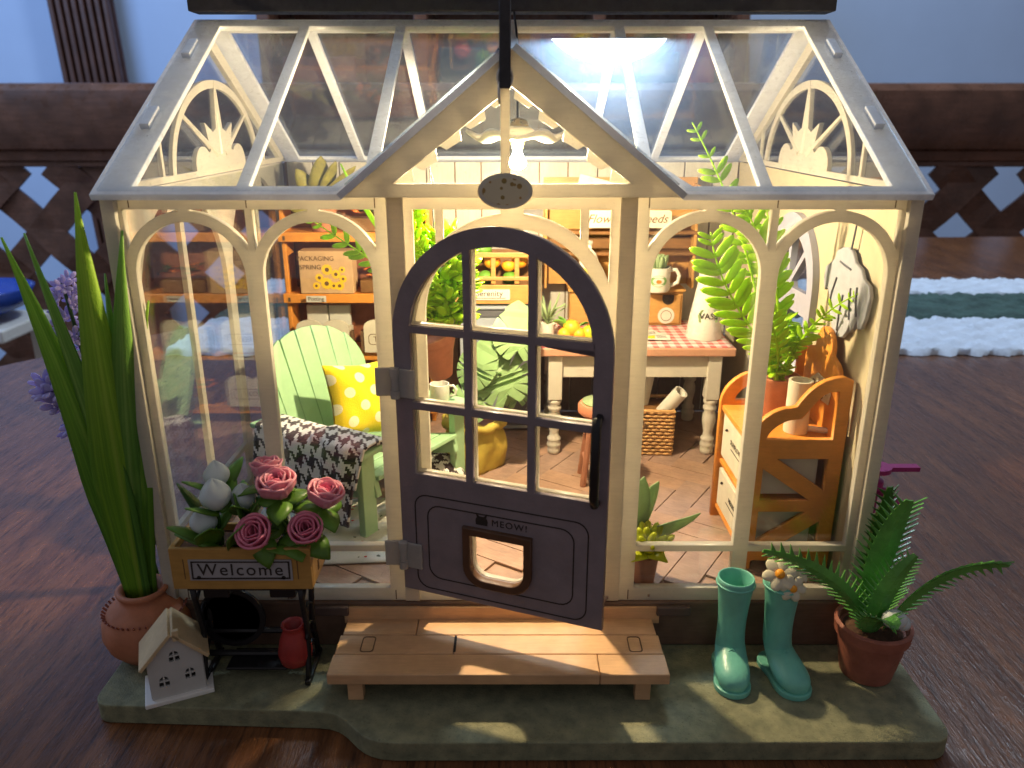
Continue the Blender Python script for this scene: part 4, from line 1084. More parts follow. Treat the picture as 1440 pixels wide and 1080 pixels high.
# scalloped seed crates
def seedcrate(x, z, wd, body, lab, n=2):
    t = thing('seed_crate', lab, 'crate', (x, 13.75, z), 0, 'scalloped crates on the shelves')
    o = [(-wd/2, 0), (wd/2, 0), (wd/2, 1.15)]
    for k in range(n):
        a = wd/2-wd*k/n; b = wd/2-wd*(k+1)/n; c_ = (a+b)/2; r = (a-b)/2
        o += [(c_+r*math.cos(R(q_)), 1.15+.32*math.sin(R(q_))) for q_ in range(12, 170, 20)]
    o += [(-wd/2, 1.15)]
    sheet('front_panel', [o], .10, CREAM, t, Matrix.Translation((0, -.50, 0)) @ PLANE_XZ)
    MB().box((0, 0, .5), (wd, .88, 1.0)).build('body', CREAM, t)
    sheet('plate_line', [rrect(-wd*.40, .35, wd*.40, .85, .15), rrect(-wd*.40+.03, .38, wd*.40-.03, .82, .13)], .01, INKB, t, Matrix.Translation((0, -.556, 0)) @ PLANE_XZ)
    text('lettering', body, .34, INKB, t, (0, -.556, .60))
    for sx in (-1, 1): MB().box((sx*(wd/2+.1), -.35, .5), (.12, .3, .9)).build('latch', INKB, t)
seedcrate(-8.3, 5.80, 2.3, 'SEEDS', 'cream scalloped SEEDS crate on the third shelf behind the chair')
seedcrate(-5.55, 5.80, 1.9, 'TOOLS', 'cream scalloped TOOLS crate on the third shelf, right end')
seedcrate(-8.3, 3.25, 2.3, 'BOX', 'cream scalloped BOX crate on the lowest shelf')
for x, lab in ((-8.75, 'printed paper seed bag behind the SEEDS crate, left'), (-7.75, 'printed paper seed bag behind the SEEDS crate, right')):
    t = MB().box((0, 0, .95), (.95, .3, 1.9)).build('seed_bag', pattern('bag_print_%d' % int(-x*10), floralcloth, .8), None, bevel=.05, loc=(x, 14.45, 5.80)); tag(t, lab, 'bag', 'paper seed bags')
# planters with orange flowers
FLOWO = M('orange_petal', (.75, .20, .03), .5, .2, 3, .05, trans=.25)
def planter(x, z, lab):
    t = thing('orange_planter', lab, 'plant', (x, 13.95, z), 0, 'planters of orange flowers on the shelves')
    MB().box((0, 0, .28), (1.9, .8, .55)).build('trough', HUTCHD, t, bevel=.04)
    for k in range(26):
        a = rnd.uniform(0, 2*PI); px = rnd.uniform(-.8, .8); py = rnd.uniform(-.3, .3); h = rnd.uniform(.4, 1.1)
        p0 = Vector((px, py, .5+h*.5)); d = Vector((math.cos(a)*.45, math.sin(a)*.3-.1, rnd.uniform(-.05, .35)))
        blade('petal' if k % 3 else 'leaf', FLOWO if k % 3 else LEAFD, t, [p0, p0+d*.35+Vector((0, 0, .06)), p0+d*.7+Vector((0, 0, .05)), p0+d], .17, fold=.3, n=2, thick=.02)
planter(-5.65, 8.40, 'trough of orange flowers beside the packaging box'); planter(-5.4, 3.25, 'trough of orange flowers on the lowest shelf')
planter(-6.0, 11.05, 'trough of orange flowers on the top shelf, right')
# olive leaved plant on top
op = thing('olive_plant', 'olive green broad leaved plant on top of the shelf unit', 'plant', (-8.1, 13.9, 11.05))
MB().lathe([(.45, 0), (.62, .9), (.66, 1.0), (.58, 1.0), (.01, .9)], 20).build('pot', TERRA, op, autos=40)
for dx, dz, wd in ((-1.6, 1.9, .34), (-.75, 2.6, .42), (.3, 3.1, .50), (.9, 2.9, .34), (1.7, 2.7, .38), (-1.3, 1.2, .4), (.8, 1.7, .45), (-.2, 1.9, .46), (1.5, 1.6, .4)):
    blade('leaf', OLIVE, op, bez((0, 0, .9), (dx*.2, -.2, 1.3), (dx*.7, -.5, dz*.8), (dx, -.7, dz), 9), wd, side=(.9, .5, .3), fold=.3)

# adirondack chair ---------------------------------------------------------
ch = thing('garden_chair', 'mint green slatted garden chair with fan back', 'chair', (-5.45, 6.75, F0), R(58))
W2 = 2.55
for sx in (-1, 1):
    MB().box((sx*W2, -2.35, 1.52), (.62, .28, 3.04)).build('front_leg', MINT, ch, bevel=.03)
    m = MB(); m.at((sx*(W2-.35), .1, 1.05), (R(-14), 0, 0)).box((0, 0, 0), (.24, 5.4, .75)); m.build('side_rail', MINT, ch, bevel=.03)
    MB().box((sx*W2, -.15, 3.12), (1.05, 5.3, .20)).build('arm', MINT, ch, bevel=.06)
    MB().box((sx*(W2-.1), 2.0, 1.5), (.25, .5, 3.0)).build('back_leg', MINT, ch, bevel=.03)
for k in range(6):
    y = -2.3+k*.72; MB().at((0, y, 1.95-.25*(y+2.3)*.75), (R(-10), 0, 0)).box((0, 0, 0), (4.4, .62, .16)).build('seat_slat', MINT, ch, bevel=.03)
tilt = R(-17)
for k in range(7):
    x = (k-3)*.70; lean = (k-3)*.018
    ht = lambda a: 2.75+math.sqrt(max(.05, 2.52**2-(x+a)**2))*.92
    o = [(-.338, 0), (.338, 0)]+[(a, ht(a)) for a in (.338, .2, .07, -.07, -.2, -.338)]
    s_ = sheet('back_slat', [o], .16, MINT, ch, Matrix.Translation((x, 1.35, 1.05)) @ Matrix.Rotation(tilt, 4, 'X') @ Matrix.Rotation(lean, 4, 'Y') @ PLANE_XZ, bevel=.02)
for z in (1.9, 3.6): MB().at((0, 1.50+(z-1.05)*.36, z), (tilt, 0, 0)).box((0, 0, 0), (4.3, .16, .4)).build('back_batten', MINT, ch, bevel=.02)

# pillow
pw_ = thing('polka_pillow', 'yellow pillow with pale polka dots on the mint chair', 'pillow', (-5.25, 6.55, F0+2.35), R(42))
def pil(sg):
    def fn(u, v):
        a, b = (u-.5)*2, (v-.5)*2; e = (1-a**4)*(1-b**4)
        s_ = 1.32*(1-.06*(1-abs(a*b)))
        return (a*s_*(1+.05*b*b), sg*(.04+.50*max(0, e)**.6)+.03*math.sin(7*a+5*b)*e, 1.3+b*s_*(1+.05*a*a))
    return fn
uvp = lambda u, v: (u*2.7, v*2.7)
m = MB(); m.at((0, 0, 0), (R(-22), R(6), 0)); m.grid(pil(-1), 24, 24, uvp); m.grid(pil(1), 24, 24, uvp); m.build('cushion', POLKA, pw_, smooth=True)

# houndstooth blanket over the near arm
bl = thing('houndstooth_blanket', 'black and white houndstooth blanket draped over the chair arm', 'blanket', (-5.45, 6.75, F0), R(58))
def drape(shift, hang, x_end, base):
    def fn(u, v):
        y = -2.75+u*4.6*x_end+shift                            # along the arm
        s_ = v*(hang+2.1)
        # path: from the seat, up over the arm, down outside
        wob = .10*math.sin(u*7+1.3)*min(1, s_/2)+.05*math.sin(u*17)
        z0 = 3.28+base
        if s_ < 1.0: x = -W2+.62-.1+(1.0-s_)*.35; z = z0-.55*(1-s_)**1.6
        elif s_ < 2.1: t = (s_-1)/1.1; x = -W2+.52-1.04*t-.06; z = z0+.07*math.sin(PI*t)
        else: t = s_-2.1; x = -W2-.62-.18*t+wob*.9-.1*math.sin(t*1.2); z = z0-t*(.97+.03*math.sin(u*5))
        return (x, y+.22*max(0, s_-2.1)*(.6-u), z)
    return fn
MB().grid(drape(0, 2.6, 1.05, 0), 46, 34, lambda u, v: (u*4.8, v*4.2)).build('main_fold', HOUND, bl, smooth=True, solid=.07)
MB().grid(drape(-.12, 1.35, .50, .13), 30, 30, lambda u, v: (u*2.4+.3, v*3.4)).build('top_fold', HOUND, bl, smooth=True, solid=.07)
def throw(u, v):
    a = u-.5
    return (1.5+a*2.2, -2.9+v*1.5, .95-1.0*(1-v)**2+.1*math.sin(u*9))
MB().grid(throw, 18, 12, lambda u, v: (u*2.4, v*1.8)).build('trailing_corner', HOUND, bl, smooth=True, solid=.07)

# mug on the far arm
def mug(name, lab, loc, sc=1.0, cat='mug', rz=0):
    t = thing(name, lab, cat, loc, rz)
    MB().lathe([(.01, 0), (.34*sc, 0), (.37*sc, .05*sc), (.37*sc, .66*sc), (.33*sc, .66*sc), (.32*sc, .1*sc), (.01, .08*sc)], 28).build('cup', WHITEP, t, autos=40)
    MB().tube([(.35*sc, 0, .56*sc), (.52*sc, 0, .58*sc), (.62*sc, 0, .42*sc), (.58*sc, 0, .22*sc), (.36*sc, 0, .12*sc)], .055*sc, 8).build('handle', WHITEP, t, smooth=True)
    return t
mug('mug', 'small white mug on the far arm of the mint chair', (-2.72, 7.75, F0+3.23), 1.0)

# rug
rg = MB(); rg.grid(lambda u, v: ((u-.5)*5.4, (v-.5)*4.4, .03+.02*math.sin(u*20)*math.sin(v*15)), 20, 16, lambda u, v: (u*5.4, v*4.4))
o = rg.build('rug', FLORAL, None, smooth=True, solid=.04, loc=(-6.1, 3.6, F0+.03), rot=(0, 0, R(4))); tag(o, 'pale rug with small red and grey flowers under the chair', 'rug')

# monstera in mustard sack ----------------------------------------------------
sk = thing('monstera_sack', 'pale green monstera growing in a mustard canvas sack', 'plant', (-1.5, 9.0, F0)); sk.scale = (1.12, 1.12, 1.08)
def sack(u, v):
    a = u*2*PI; r = .92+.14*math.sin(PI*v)-.03*v+.05*math.sin(3*a+4*v)+.03*math.sin(7*a-6*v)
    sq = 1+.10*math.cos(4*a)*(1-v)
    return (r*sq*math.cos(a), r*.9*sq*math.sin(a), v*1.75)
MB().grid(sack, 48, 14).build('sack_body', MUSTARD, sk, smooth=True, solid=.05)
ring = [(1.0*math.cos(2*PI*k/40), .9*math.sin(2*PI*k/40), 1.78+.05*math.sin(k*1.1)) for k in range(41)]
MB().tube(ring, [.17+.03*math.sin(k*2.1) for k in range(41)], 10).build('rolled_rim', MUSTARD, sk, smooth=True)
MB().lathe([(.98, 1.62), (.5, 1.72), (.01, 1.75)], 28).build('soil', TERRAD, sk)
def monleaf(c, rx, rz_, roll, size, k):
    o = []; n = 150
    slit = [.62, 1.0, 1.38, 1.80, 2.25]
    for i in range(n):
        a = 2*PI*i/n; b = a if a <= PI else 2*PI-a
        r_ = (1-.18*math.sin(b*1.5)**2*0)*(1.06 if b > 2.6 else 1)
        x = math.sin(a)*.95*r_; y = -math.cos(a)*1.05*r_-.06
        if b < .30: y += .42*(1-b/.30)
        y += -.28*max(0, (b-2.55)/.6)*-1
        cut = min(abs(b-q_) for q_ in slit)
        kk = .42 if cut < .024 else 1.0
        o.append((x*kk*size, (y*kk-(.25*(1-kk)))*size if kk < 1 else y*size))
    me = sheet('leaf', [o], .04, MONST, sk, Matrix.Identity(4))
    for v in me.data.vertices:
        x, y = v.co.x/U, v.co.y/U
        v.co.z += (-.22*abs(x)-.12*y*y/size)*U*.9
    me.matrix_local = mu(c, (rx, roll, rz_))
    b = Vector((0, 0, 1.7)); e = Vector(c)
    MB().tube(bez(b, (b*.6+e*.4)+Vector((0, 0, .5)), e+Vector((0, .1, .2)), e, 8), .05, 6).build('stalk', LEAFD, sk, smooth=True)
monleaf((1.55, -.3, 5.2), R(62), R(10), R(8), .92, 0)
monleaf((.95, -.6, 3.75), R(66), R(8), R(-18), 1.05, 1)
monleaf((.1, -.5, 4.1), R(64), R(-40), R(15), .85, 2)
monleaf((-.1, -.7, 2.85), R(58), R(-15), R(10), .80, 3)
monleaf((1.4, .2, 3.0), R(60), R(35), R(0), .7, 4)

# grey-blue cabinet with crate of fruit --------------------------------------------
cb = thing('grey_cabinet', 'grey blue cabinet standing at the back wall behind the monstera', 'cabinet', (-.5, 13.8, F0))
MB().box((0, 0, 2.85), (3.5, 2.4, 5.5)).build('carcass', STEELBLUE, cb, bevel=.04)
MB().box((0, -.05, 5.72), (3.9, 2.6, .24)).build('top', STEELBLUE, cb, bevel=.05)
DKP = M('slate_paint', (.10, .10, .12), .5, .1, 2, .05)
MB().box((0, -1.23, 5.42), (3.3, .06, .30)).build('frieze', DKP, cb)
for sx in (-1, 1): MB().box((sx*.86, -1.235, 2.6), (1.5, .08, 4.6)).build('door_panel', DKP if sx > 0 else STEELBLUE, cb, bevel=.04)
for sx in (-1, 1): MB().ball((sx*.2, -1.33, 2.9), .09, 10, 8).build('knob', CREAM, cb, smooth=True)
fc = thing('fruit_crate', 'slatted orange crate labelled Serenity full of fruit on the cabinet', 'crate', (-.78, 13.1, F0+5.84)); fc.scale = (1.16, 1.1, 1.12)
for x in (-1.65, -.85, .0, .85, 1.65): MB().box((x, -.62, 1.32), (.17, .09, 1.05)).build('slat', HUTCHW, fc, bevel=.02)
for z, h in ((.40, .72), (1.0, .14), (1.88, .18)): MB().box((0, -.68, z), (3.5, .09, h)).build('front_rail', HUTCHW, fc, bevel=.02)
for x in (-1.68, 1.68): MB().box((x, 0, .95), (.1, 1.2, 1.9)).build('end_board', HUTCHW, fc, bevel=.02)
MB().box((0, .6, .95), (3.4, .08, 1.9)).build('back_board', HUTCHD, fc); MB().box((0, 0, .1), (3.3, 1.2, .1)).build('bottom_board', HUTCHW, fc)
sheet('label_plate', [rrect(-.75, .20, .75, .60, .06)], .03, PAPER, fc, Matrix.Translation((-.15, -.745, 0)) @ PLANE_XZ)
text('lettering', 'Serenity', .30, INK, fc, (-.15, -.765, .44)); MB().box((-.15, -.765, .27), (1.2, .008, .02)).build('printed_line', INKB, fc)
for i, (x, y, z, r, mm, nm, lab) in enumerate(((-1.25, -.1, 1.62, .42, REDF, 'tomato', 'red tomato at the left of the fruit crate'), (-.05, -.15, 1.55, .36, ORNG, 'orange', 'round orange at the middle of the fruit crate'),
      (.55, -.2, 1.40, .30, ORNG, 'orange', 'orange beside the middle slat of the fruit crate'), (.95, .0, 1.55, .36, ORNG, 'orange', 'orange at the right of the fruit crate'),
      (-.42, .2, 1.95, .42, GRNV, 'cabbage', 'green cabbage peeking over the fruit crate top'), (-.3, -.25, .95, .34, GRNV, 'lime', 'green lime low in the fruit crate'), (.6, -.2, .9, .34, GRNV, 'lime', 'dark lime low right in the fruit crate'), (-1.1, -.2, .9, .34, GRNV, 'lime', 'lime low left in the fruit crate'))):
    t = MB().ball((0, 0, 0), (r, r, r*.9), 18, 12).build(nm, mm, None, smooth=True, loc=(-.78+x*1.16, 13.1+y, F0+5.84+z*1.12)); tag(t, lab, nm, 'fruit in the Serenity crate')

# potting table ------------------------------------------------------------------
pt = thing('potting_table', 'cream potting table with turned legs and a red gingham top', 'table', (4.95, 12.1, F0))
TW = M('pink_wood', (.52, .27, .17), .5, .12, 1.5, .06, grain=.2, grain_axis=(.5, 5, 5))
TC = M('table_cream_paint', (.54, .50, .42), .5, .06, 2, .05)
MB().box((0, 0, 4.50), (7.9, 4.7, .34)).build('tabletop', TW, pt, bevel=.05)
MB().grid(lambda u, v: ((u-.5)*7.75, (v-.5)*4.55, 4.685+.006*math.sin(u*40)), 30, 20, lambda u, v: (u*7.75, v*4.55)).build('gingham_cloth', GING, pt, smooth=True, solid=.02)
for y in (-1.95, 1.95): MB().box((0, y, 3.85), (6.3, .16, .96)).build('apron', TC, pt, bevel=.02)
for x in (-3.2, 3.2): MB().box((x, 0, 3.85), (.16, 3.5, .96)).build('apron', TC, pt, bevel=.02)
lp = [(.22, 0), (.26, .05), (.27, .2), (.24, .27), (.29, .36), (.29, .46), (.24, .54), (.28, .62), (.28, .70), (.2, .78), (.19, .95), (.28, 1.45), (.27, 1.7), (.2, 1.88), (.28, 1.98), (.28, 2.08), (.21, 2.16), (.28, 2.26), (.28, 2.36), (.22, 2.44)]
for x in (-3.2, 3.2):
    for y in (-1.9, 1.9):
        l = MB().lathe(lp, 18).build('leg', TC, pt, smooth=True, loc=(x, y, 0))
        MB().box((0, 0, 3.38), (.56, .56, 1.9)).build('leg_block', TC, l, bevel=.03)
TT = F0+4.72
# hutch with drawers and shelves on the table
hu = thing('hutch', 'honey coloured wooden hutch with drawers on the potting table', 'hutch', (4.95, 13.75, TT))
MB().box((0, .15, .76), (4.9, 1.3, 1.50)).build('drawer_case', HUTCHW, hu, bevel=.03)
MB().box((0, .1, 1.56), (5.05, 1.5, .10)).build('case_top', HUTCHW, hu, bevel=.02)
for x in (-1.25, 1.2):
    d = MB().box((x, -.53, .74), (2.3, .08, 1.26)).build('drawer', HUTCHW, hu, bevel=.02)
    sheet('finger_cut', [[(x+.35, 1.36), (x+.85, 1.36)]+arc(x+.6, 1.18, .25, 0, -180, 8)], .02, INK, d, Matrix.Translation((0, -.575, 0)) @ PLANE_XZ)
    sheet('round_label', [arc(x+.55, .45, .36, 0, 360, 28)[:-1]], .02, PAPER, d, Matrix.Translation((0, -.58, 0)) @ PLANE_XZ)
    sheet('label_ring', [arc(x+.55, .45, .24, 0, 360, 24)[:-1], arc(x+.55, .45, .215, 0, 360, 24)[:-1]], .01, INKB, d, Matrix.Translation((0, -.593, 0)) @ PLANE_XZ)
MB().box((-.3, .75, 3.9), (6.6, .08, 4.6)).build('back_board', HUTCHW, hu)
for x in (-3.5, 2.9): MB().box((x, .35, 3.75), (.12, .9, 4.4)).build('side_board', HUTCHW, hu, bevel=.02)
for z in (3.05, 3.95, 5.35): MB().box((-.3, .35, z), (6.6, .95, .14)).build('shelf', HUTCHD, hu, bevel=.02)
for z in (3.35,): MB().box((-.3, .55, z+.1), (6.3, .1, .5)).build('dark_panel', HUTCHD, hu)
cr_ = [(-3.5, 0), (2.9, 0), (2.9, .25), (2.2, .45), (1.4, .3), (.5, .6), (-.3, .75), (-1.1, .6), (-2.0, .3), (-2.9, .5), (-3.5, .3)]
sheet('crest', [cr_], .1, HUTCHD, hu, Matrix.Translation((0, .1, 5.42)) @ PLANE_XZ)
fsn = thing('flowers_sign', 'cream sign reading Flowers and seeds on the hutch', 'sign', (4.8, 13.1, TT+4.6))
sheet('board', [rrect(-1.85, -.36, 1.85, .36, .12)], .08, CREAM, fsn, PLANE_XZ)
text('lettering', 'Flowers & Seeds', .50, INKB, fsn, (0, -.05, .0), shear=.35)
MB().box((0, .2, -.33), (3.4, .3, .06)).build('bracket', HUTCHD, fsn)
# things along the top of the hutch
for i, (x, wd, h, rot, lab) in enumerate(((3.4, 1.5, .75, 14, 'floral printed paper house on top of the hutch, left'), (4.7, 1.7, .55, -6, 'floral printed card leaning on top of the hutch, middle'))):
    t = MB().at((0, 0, 0), (R(-15), R(rot), 0)).grid(lambda u, v: ((u-.5)*wd, 0, v*h), 2, 2, lambda u, v: (u*wd+i, v*h)).build('printed_card', FLORAL, None, solid=.05, loc=(x, 13.45, TT+5.5)); tag(t, lab, 'card', 'printed cards on the hutch')
# drawers' top: mug of succulents, bottle, jars
mg = mug('succulent_mug', 'cream mug with green print holding a pale succulent on the hutch', (6.15, 12.95, TT+1.61), 1.55, 'mug', 0)
for k in range(26):
    a = k*2.4; r = .34*math.sqrt(k/26)
    MB().at((r*math.cos(a), r*math.sin(a), 1.02), (math.sin(a)*.25*-1, math.cos(a)*.25, 0)).ball((0, 0, .18), (.10, .10, .34), 8, 6).build('succulent_leaf', LEAFP, mg, smooth=True)
GRNI = M('green_print', (.16, .30, .10), .7, .1, 3, 0)
def on_cup(outl, mat, nm, rr):   # bend a flat print round the cup
    o = sheet(nm, outl, .01, mat, mg, Matrix.Identity(4))
    for v in o.data.vertices:
        a = -PI/2+v.co.x/U/rr; z = v.co.y; dr_ = rr+v.co.z/U
        v.co = Vector((dr_*math.cos(a)*U, dr_*math.sin(a)*U, z))
on_cup([arc(0, .5, .36, 0, 360, 36, .24)[:-1], arc(0, .5, .25, 0, 360, 30, .14)[:-1]], GRNI, 'oval_print', .58)
on_cup([arc(0, .48, .12, 0, 360, 20, .08)[:-1]], FLOWO, 'flower_print', .582)
by = thing('yellow_bottle', 'white spray bottle with yellow band on the hutch', 'bottle', (3.25, 13.0, TT+1.61))
MB().lathe([(.42, 0), (.42, .45)], 20).lathe([(.40, 1.0), (.40, 1.3), (.3, 1.6), (.12, 1.75), (.12, 2.0)], 20).build('body', WHITEP, by, autos=40)
MB().lathe([(.425, .45), (.425, 1.0)], 20).build('yellow_band', YELLOW, by, autos=40)
MB().tube([(.1, 0, 2.0), (-.5, -.1, 2.12), (-.62, -.1, 2.08)], [.13, .1, .08], 8).build('spray_head', WHITEP, by, smooth=True)
sj = thing('grey_bottle', 'small grey bottle with white label on the hutch behind the post', 'bottle', (4.75, 13.1, TT+1.61))
MB().lathe([(.30, 0), (.32, .9), (.2, 1.1), (.12, 1.2), (.12, 1.45), (.01, 1.45)], 18).build('body', M('grey_ceramic', (.40, .38, .38), .5, .1, 2, .05), sj, autos=40)
MB().box((.15, -.31, .35), (.34, .03, .34)).build('label_plate', PAPER, sj)
MB().box((.35, .1, 1.2), (.5, .06, .5)).build('paper_tag', PAPER, sj)
# vase
vs = thing('enamel_vase', 'tall cream jug with a VASE label on the table', 'vase', (7.95, 11.4, TT-.01))
MB().lathe([(.72, 0), (.74, .06), (.62, .9), (.48, 1.7), (.38, 2.3), (.36, 2.6), (.46, 2.9), (.42, 2.92), (.32, 2.6), (.3, 2.0), (.01, 1.9)], 32).build('body', WHITEP, vs, autos=50)
o = sheet('label_plate', [[(-.38, .75), (.38, .75), (.42, 1.05), (.3, 1.25), (-.3, 1.25), (-.42, 1.05)], ], .02, LEAFP, vs, Matrix.Translation((0, 0, 0)) @ PLANE_XZ)
for v in o.data.vertices: v.co.y += (-.60-.0+.15*(v.co.z/U-1.0)+.5*(v.co.x/U)**2)*U
o = text('lettering', 'VASE', .34, INK, vs, (0, 0, 1.0))
for v in o.data.vertices: v.co.y += (-.625+.15*(v.co.z/U-1.0)+.5*(v.co.x/U)**2)*U
# oranges with leaves on the table, papers
for (x, y, z, r, mm, nm, lab) in ((2.45, 11.15, .42, .36, ORNG, 'orange', 'bright orange on top of the little fruit heap on the table'), (2.15, 11.0, .2, .28, ORNG, 'orange', 'orange at the left foot of the little fruit heap'), (2.75, 11.0, .2, .28, ORNG, 'orange', 'orange at the right foot of the little fruit heap'), (3.15, 11.1, .24, .30, GRNV, 'lime', 'yellow green lime right of the oranges on the table')):
    t = MB().ball((0, 0, 0), r, 18, 12).build(nm, M('lime_skin', (.42, .50, .02), .4, .1, 3, .05) if nm == 'lime' else mm, None, smooth=True, loc=(x, y, TT+z)); tag(t, lab, nm, 'fruit heap on the table')
tl = thing('fruit_leaves', 'dark green leaves tucked round the oranges on the table', 'leaves', (2.4, 11.25, TT))
for p3, wd in (((-.75, -.05, .65), .28), ((.75, .05, .6), .26), ((-.5, .1, .85), .22)): blade('leaf', GRNV, tl, bez((0, 0, .1), (p3[0]*.3, 0, .5), (p3[0]*.7, 0, .75), p3, 8), wd, side=(.3, -1, .6))
sp = thing('spiky_plant', 'spiky pale plant on the table left of the oranges', 'plant', (1.5, 11.7, TT))
MB().lathe([(.25, 0), (.34, .5), (.30, .5), (.01, .45)], 16).build('pot', WHITEP, sp, autos=40)
for k in range(11):
    a = k*2.4; blade('leaf', LEAFP, sp, [(0, 0, .45), (.35*math.cos(a), .2*math.sin(a), .9+.1*(k % 3)), (.8*math.cos(a), .5*math.sin(a), 1.25+.15*(k % 4))], .07, n=2)
sdp = thing('seed_packets', 'printed seed packets lying on the gingham cloth', 'paper', (5.55, 11.15, TT+.01))
for i, (x, y, a) in enumerate(((-.5, 0, .2), (.35, -.05, -.12), (0, .45, .4))):
    c = MB().at((x, y, .02+i*.025), (0, 0, a)).box((0, 0, 0), (1.2, .8, .02)).build('packet', PAPER, sdp)
    MB().at((x-.25, y, .036+i*.025), (0, 0, a)).box((0, 0, 0), (.45, .5, .006)).build('sunflower_patch', SUNY, c)
    for j in range(3): MB().at((x+.25, y-.15+j*.15, .036+i*.025), (0, 0, a)).box((0, 0, 0), (.4, .03, .006)).build('printed_line', INK, c)
# framed print on the back wall above the door arch
fpn = thing('wall_print', 'small framed grey print on the back wall above the fruit crate', 'picture', (1.0, 15.30, 11.6))
MB().box((0, 0, 0), (1.6, .06, 1.1)).build('frame', WHITEPAINT, fpn, bevel=.02); MB().box((0, -.036, 0), (1.3, .02, .8)).build('print', M('grey_print', (.22, .22, .22), .7, .4, 2, 0), fpn)

# wicker basket with paper rolls -------------------------------------------------------
wb = thing('wicker_basket', 'woven wicker basket under the potting table holding paper rolls', 'basket', (5.45, 10.9, F0), R(-4))
def wk(u0, y0, L, ax):
    pass
bw_, bd_, bh_ = 2.5, 1.9, 1.95
MB().box((0, 0, .95), (bw_-.2, bd_-.2, 1.8)).build('liner', HUTCHD, wb)
for side, (L, off, rz_) in enumerate(((bw_, bd_/2, 0), (bd_, bw_/2, PI/2), (bd_, bw_/2, -PI/2))):
    m = MB(); m.m = Matrix.Rotation(rz_, 4, 'Z')
    for r_ in range(13):
        z = .08+r_*.15; n = int(L/.16)
        pts = []
        for k in range(n*2+1):
            x = -L/2+L*k/(2*n); pts.append((x, -off+.035*math.sin(PI*k/2+PI*(r_ % 2)), z))
        m.tube(pts, .062, 5)
    m.build('weave', WICK, wb, smooth=True)
ring = [(-bw_/2, -bd_/2, bh_), (bw_/2, -bd_/2, bh_), (bw_/2, bd_/2, bh_), (-bw_/2, bd_/2, bh_), (-bw_/2, -bd_/2, bh_)]
MB().tube(ring, .085, 8).build('rim', WICK, wb)
MB().box((-.1, -bd_/2-.06, 1.35), (.6, .02, .2)).build('handle_hole', INKB, wb)
for i, (x, y, rx, ry, lab) in enumerate(((-.55, -.2, 18, -14, 'rolled paper tube leaning left in the wicker basket'), (.35, -.1, 20, 30, 'rolled paper tube leaning right in the wicker basket'), (-.1, .35, 4, 8, 'rolled paper tube standing at the back of the wicker basket'))):
    t = MB().lathe([(.30, 0), (.30, 2.3), (.24, 2.3), (.24, .2)], 24).build('paper_roll', PAPER, None, autos=40, loc=(5.45+x, 10.9+y, F0+.9), rot=(R(rx), R(ry), 0)); tag(t, lab, 'paper roll', 'paper rolls in the basket')

# round stool -------------------------------------------------------------------------
so = thing('round_stool', 'round stool with green cushion and brown splayed legs by the door', 'stool', (3.3, 7.6, F0))
MB().lathe([(.01, 2.75), (.72, 2.75), (.82, 2.85), (.82, 3.1), (.74, 3.2), (.01, 3.22)], 30).build('seat', TERRA, so, autos=40)
MB().lathe([(.66, 3.2), (.66, 3.27), (.01, 3.34)], 30).build('cushion', LEAFP, so, smooth=True)
SW = M('stool_wood', (.33, .14, .08), .5, .15, 1.5, .06)
for k in range(4):
    a = PI/4+k*PI/2; MB().tube([(.45*math.cos(a), .45*math.sin(a), 2.8), (.85*math.cos(a), .85*math.sin(a), 0.0)], .12, 8).build('leg', SW, so, autos=40)
for k in range(4):
    a = PI/4+k*PI/2; b = a+PI/2; MB().tube([(.72*math.cos(a), .72*math.sin(a), .95), (.72*math.cos(b), .72*math.sin(b), .95)], .07, 6).build('stretcher', SW, so)

# ferns ---------------------------------------------------------------------------------
lm = MB().ball((.5, 0, 0), (.52, .17, .05), 10, 6).mesh('leaflet', True); lm.materials.append(LIME)
def frond(parent, p0, p1, p2, p3, n, length, side=(1, 0, 0), t0=.18, ang=55, r=.055, wd=1.0):
    pts = bez(p0, p1, p2, p3, n*2); side = Vector(side).normalized()
    f = MB().tube(pts, [r*(1-.65*i/(n*2)) for i in range(n*2+1)], 6).build('frond', LIME, parent, smooth=True)
    for i in range(n):
        tt = t0+(1-t0)*i/(n-1); k = min(n*2-1, int(tt*n*2)); p = pts[k]; t = (pts[k+1]-pts[max(0, k-1)]).normalized()
        s_ = (side-t*side.dot(t)).normalized(); nn = t.cross(s_)
        L = length*(.35+.65*math.sin(PI*min(1, .25+.75*(1-tt)))) * (1 if tt < .9 else .6)
        for sg in (-1, 1):
            d = (s_*sg*math.sin(R(ang))+t*math.cos(R(ang))+nn*.12).normalized(); z = nn*1.0; y = z.cross(d).normalized(); z = d.cross(y).normalized()
            Mx = Matrix(((d.x*L, y.x*L*wd, z.x*L, p.x*U), (d.y*L, y.y*L*wd, z.y*L, p.y*U), (d.z*L, y.z*L*wd, z.z*L, p.z*U), (0, 0, 0, 1)))
            c = bpy.data.objects.new('leaflet', lm); C.objects.link(c); c.parent = f; c.matrix_local = Mx
    return f
def bushy(parent, c, rx, rz_, n, size, seed):
    r = random.Random(seed); m = MB()
    for k in range(n):
        a = r.uniform(0, 2*PI); v = r.uniform(-1, 1); q_ = math.sqrt(1-v*v); rad = r.uniform(.55, 1)
        p = Vector((c[0]+rx*q_*math.cos(a)*rad, c[1]+rx*q_*math.sin(a)*rad, c[2]+rz_*v*rad))
        m.m = Matrix.Translation(p) @ Euler((r.uniform(-.8, .8), r.uniform(-1.2, .2), a)).to_matrix().to_4x4()
        m.ball((size*.5, 0, 0), (size*.55, size*.26, size*.07), 8, 5)
    return m
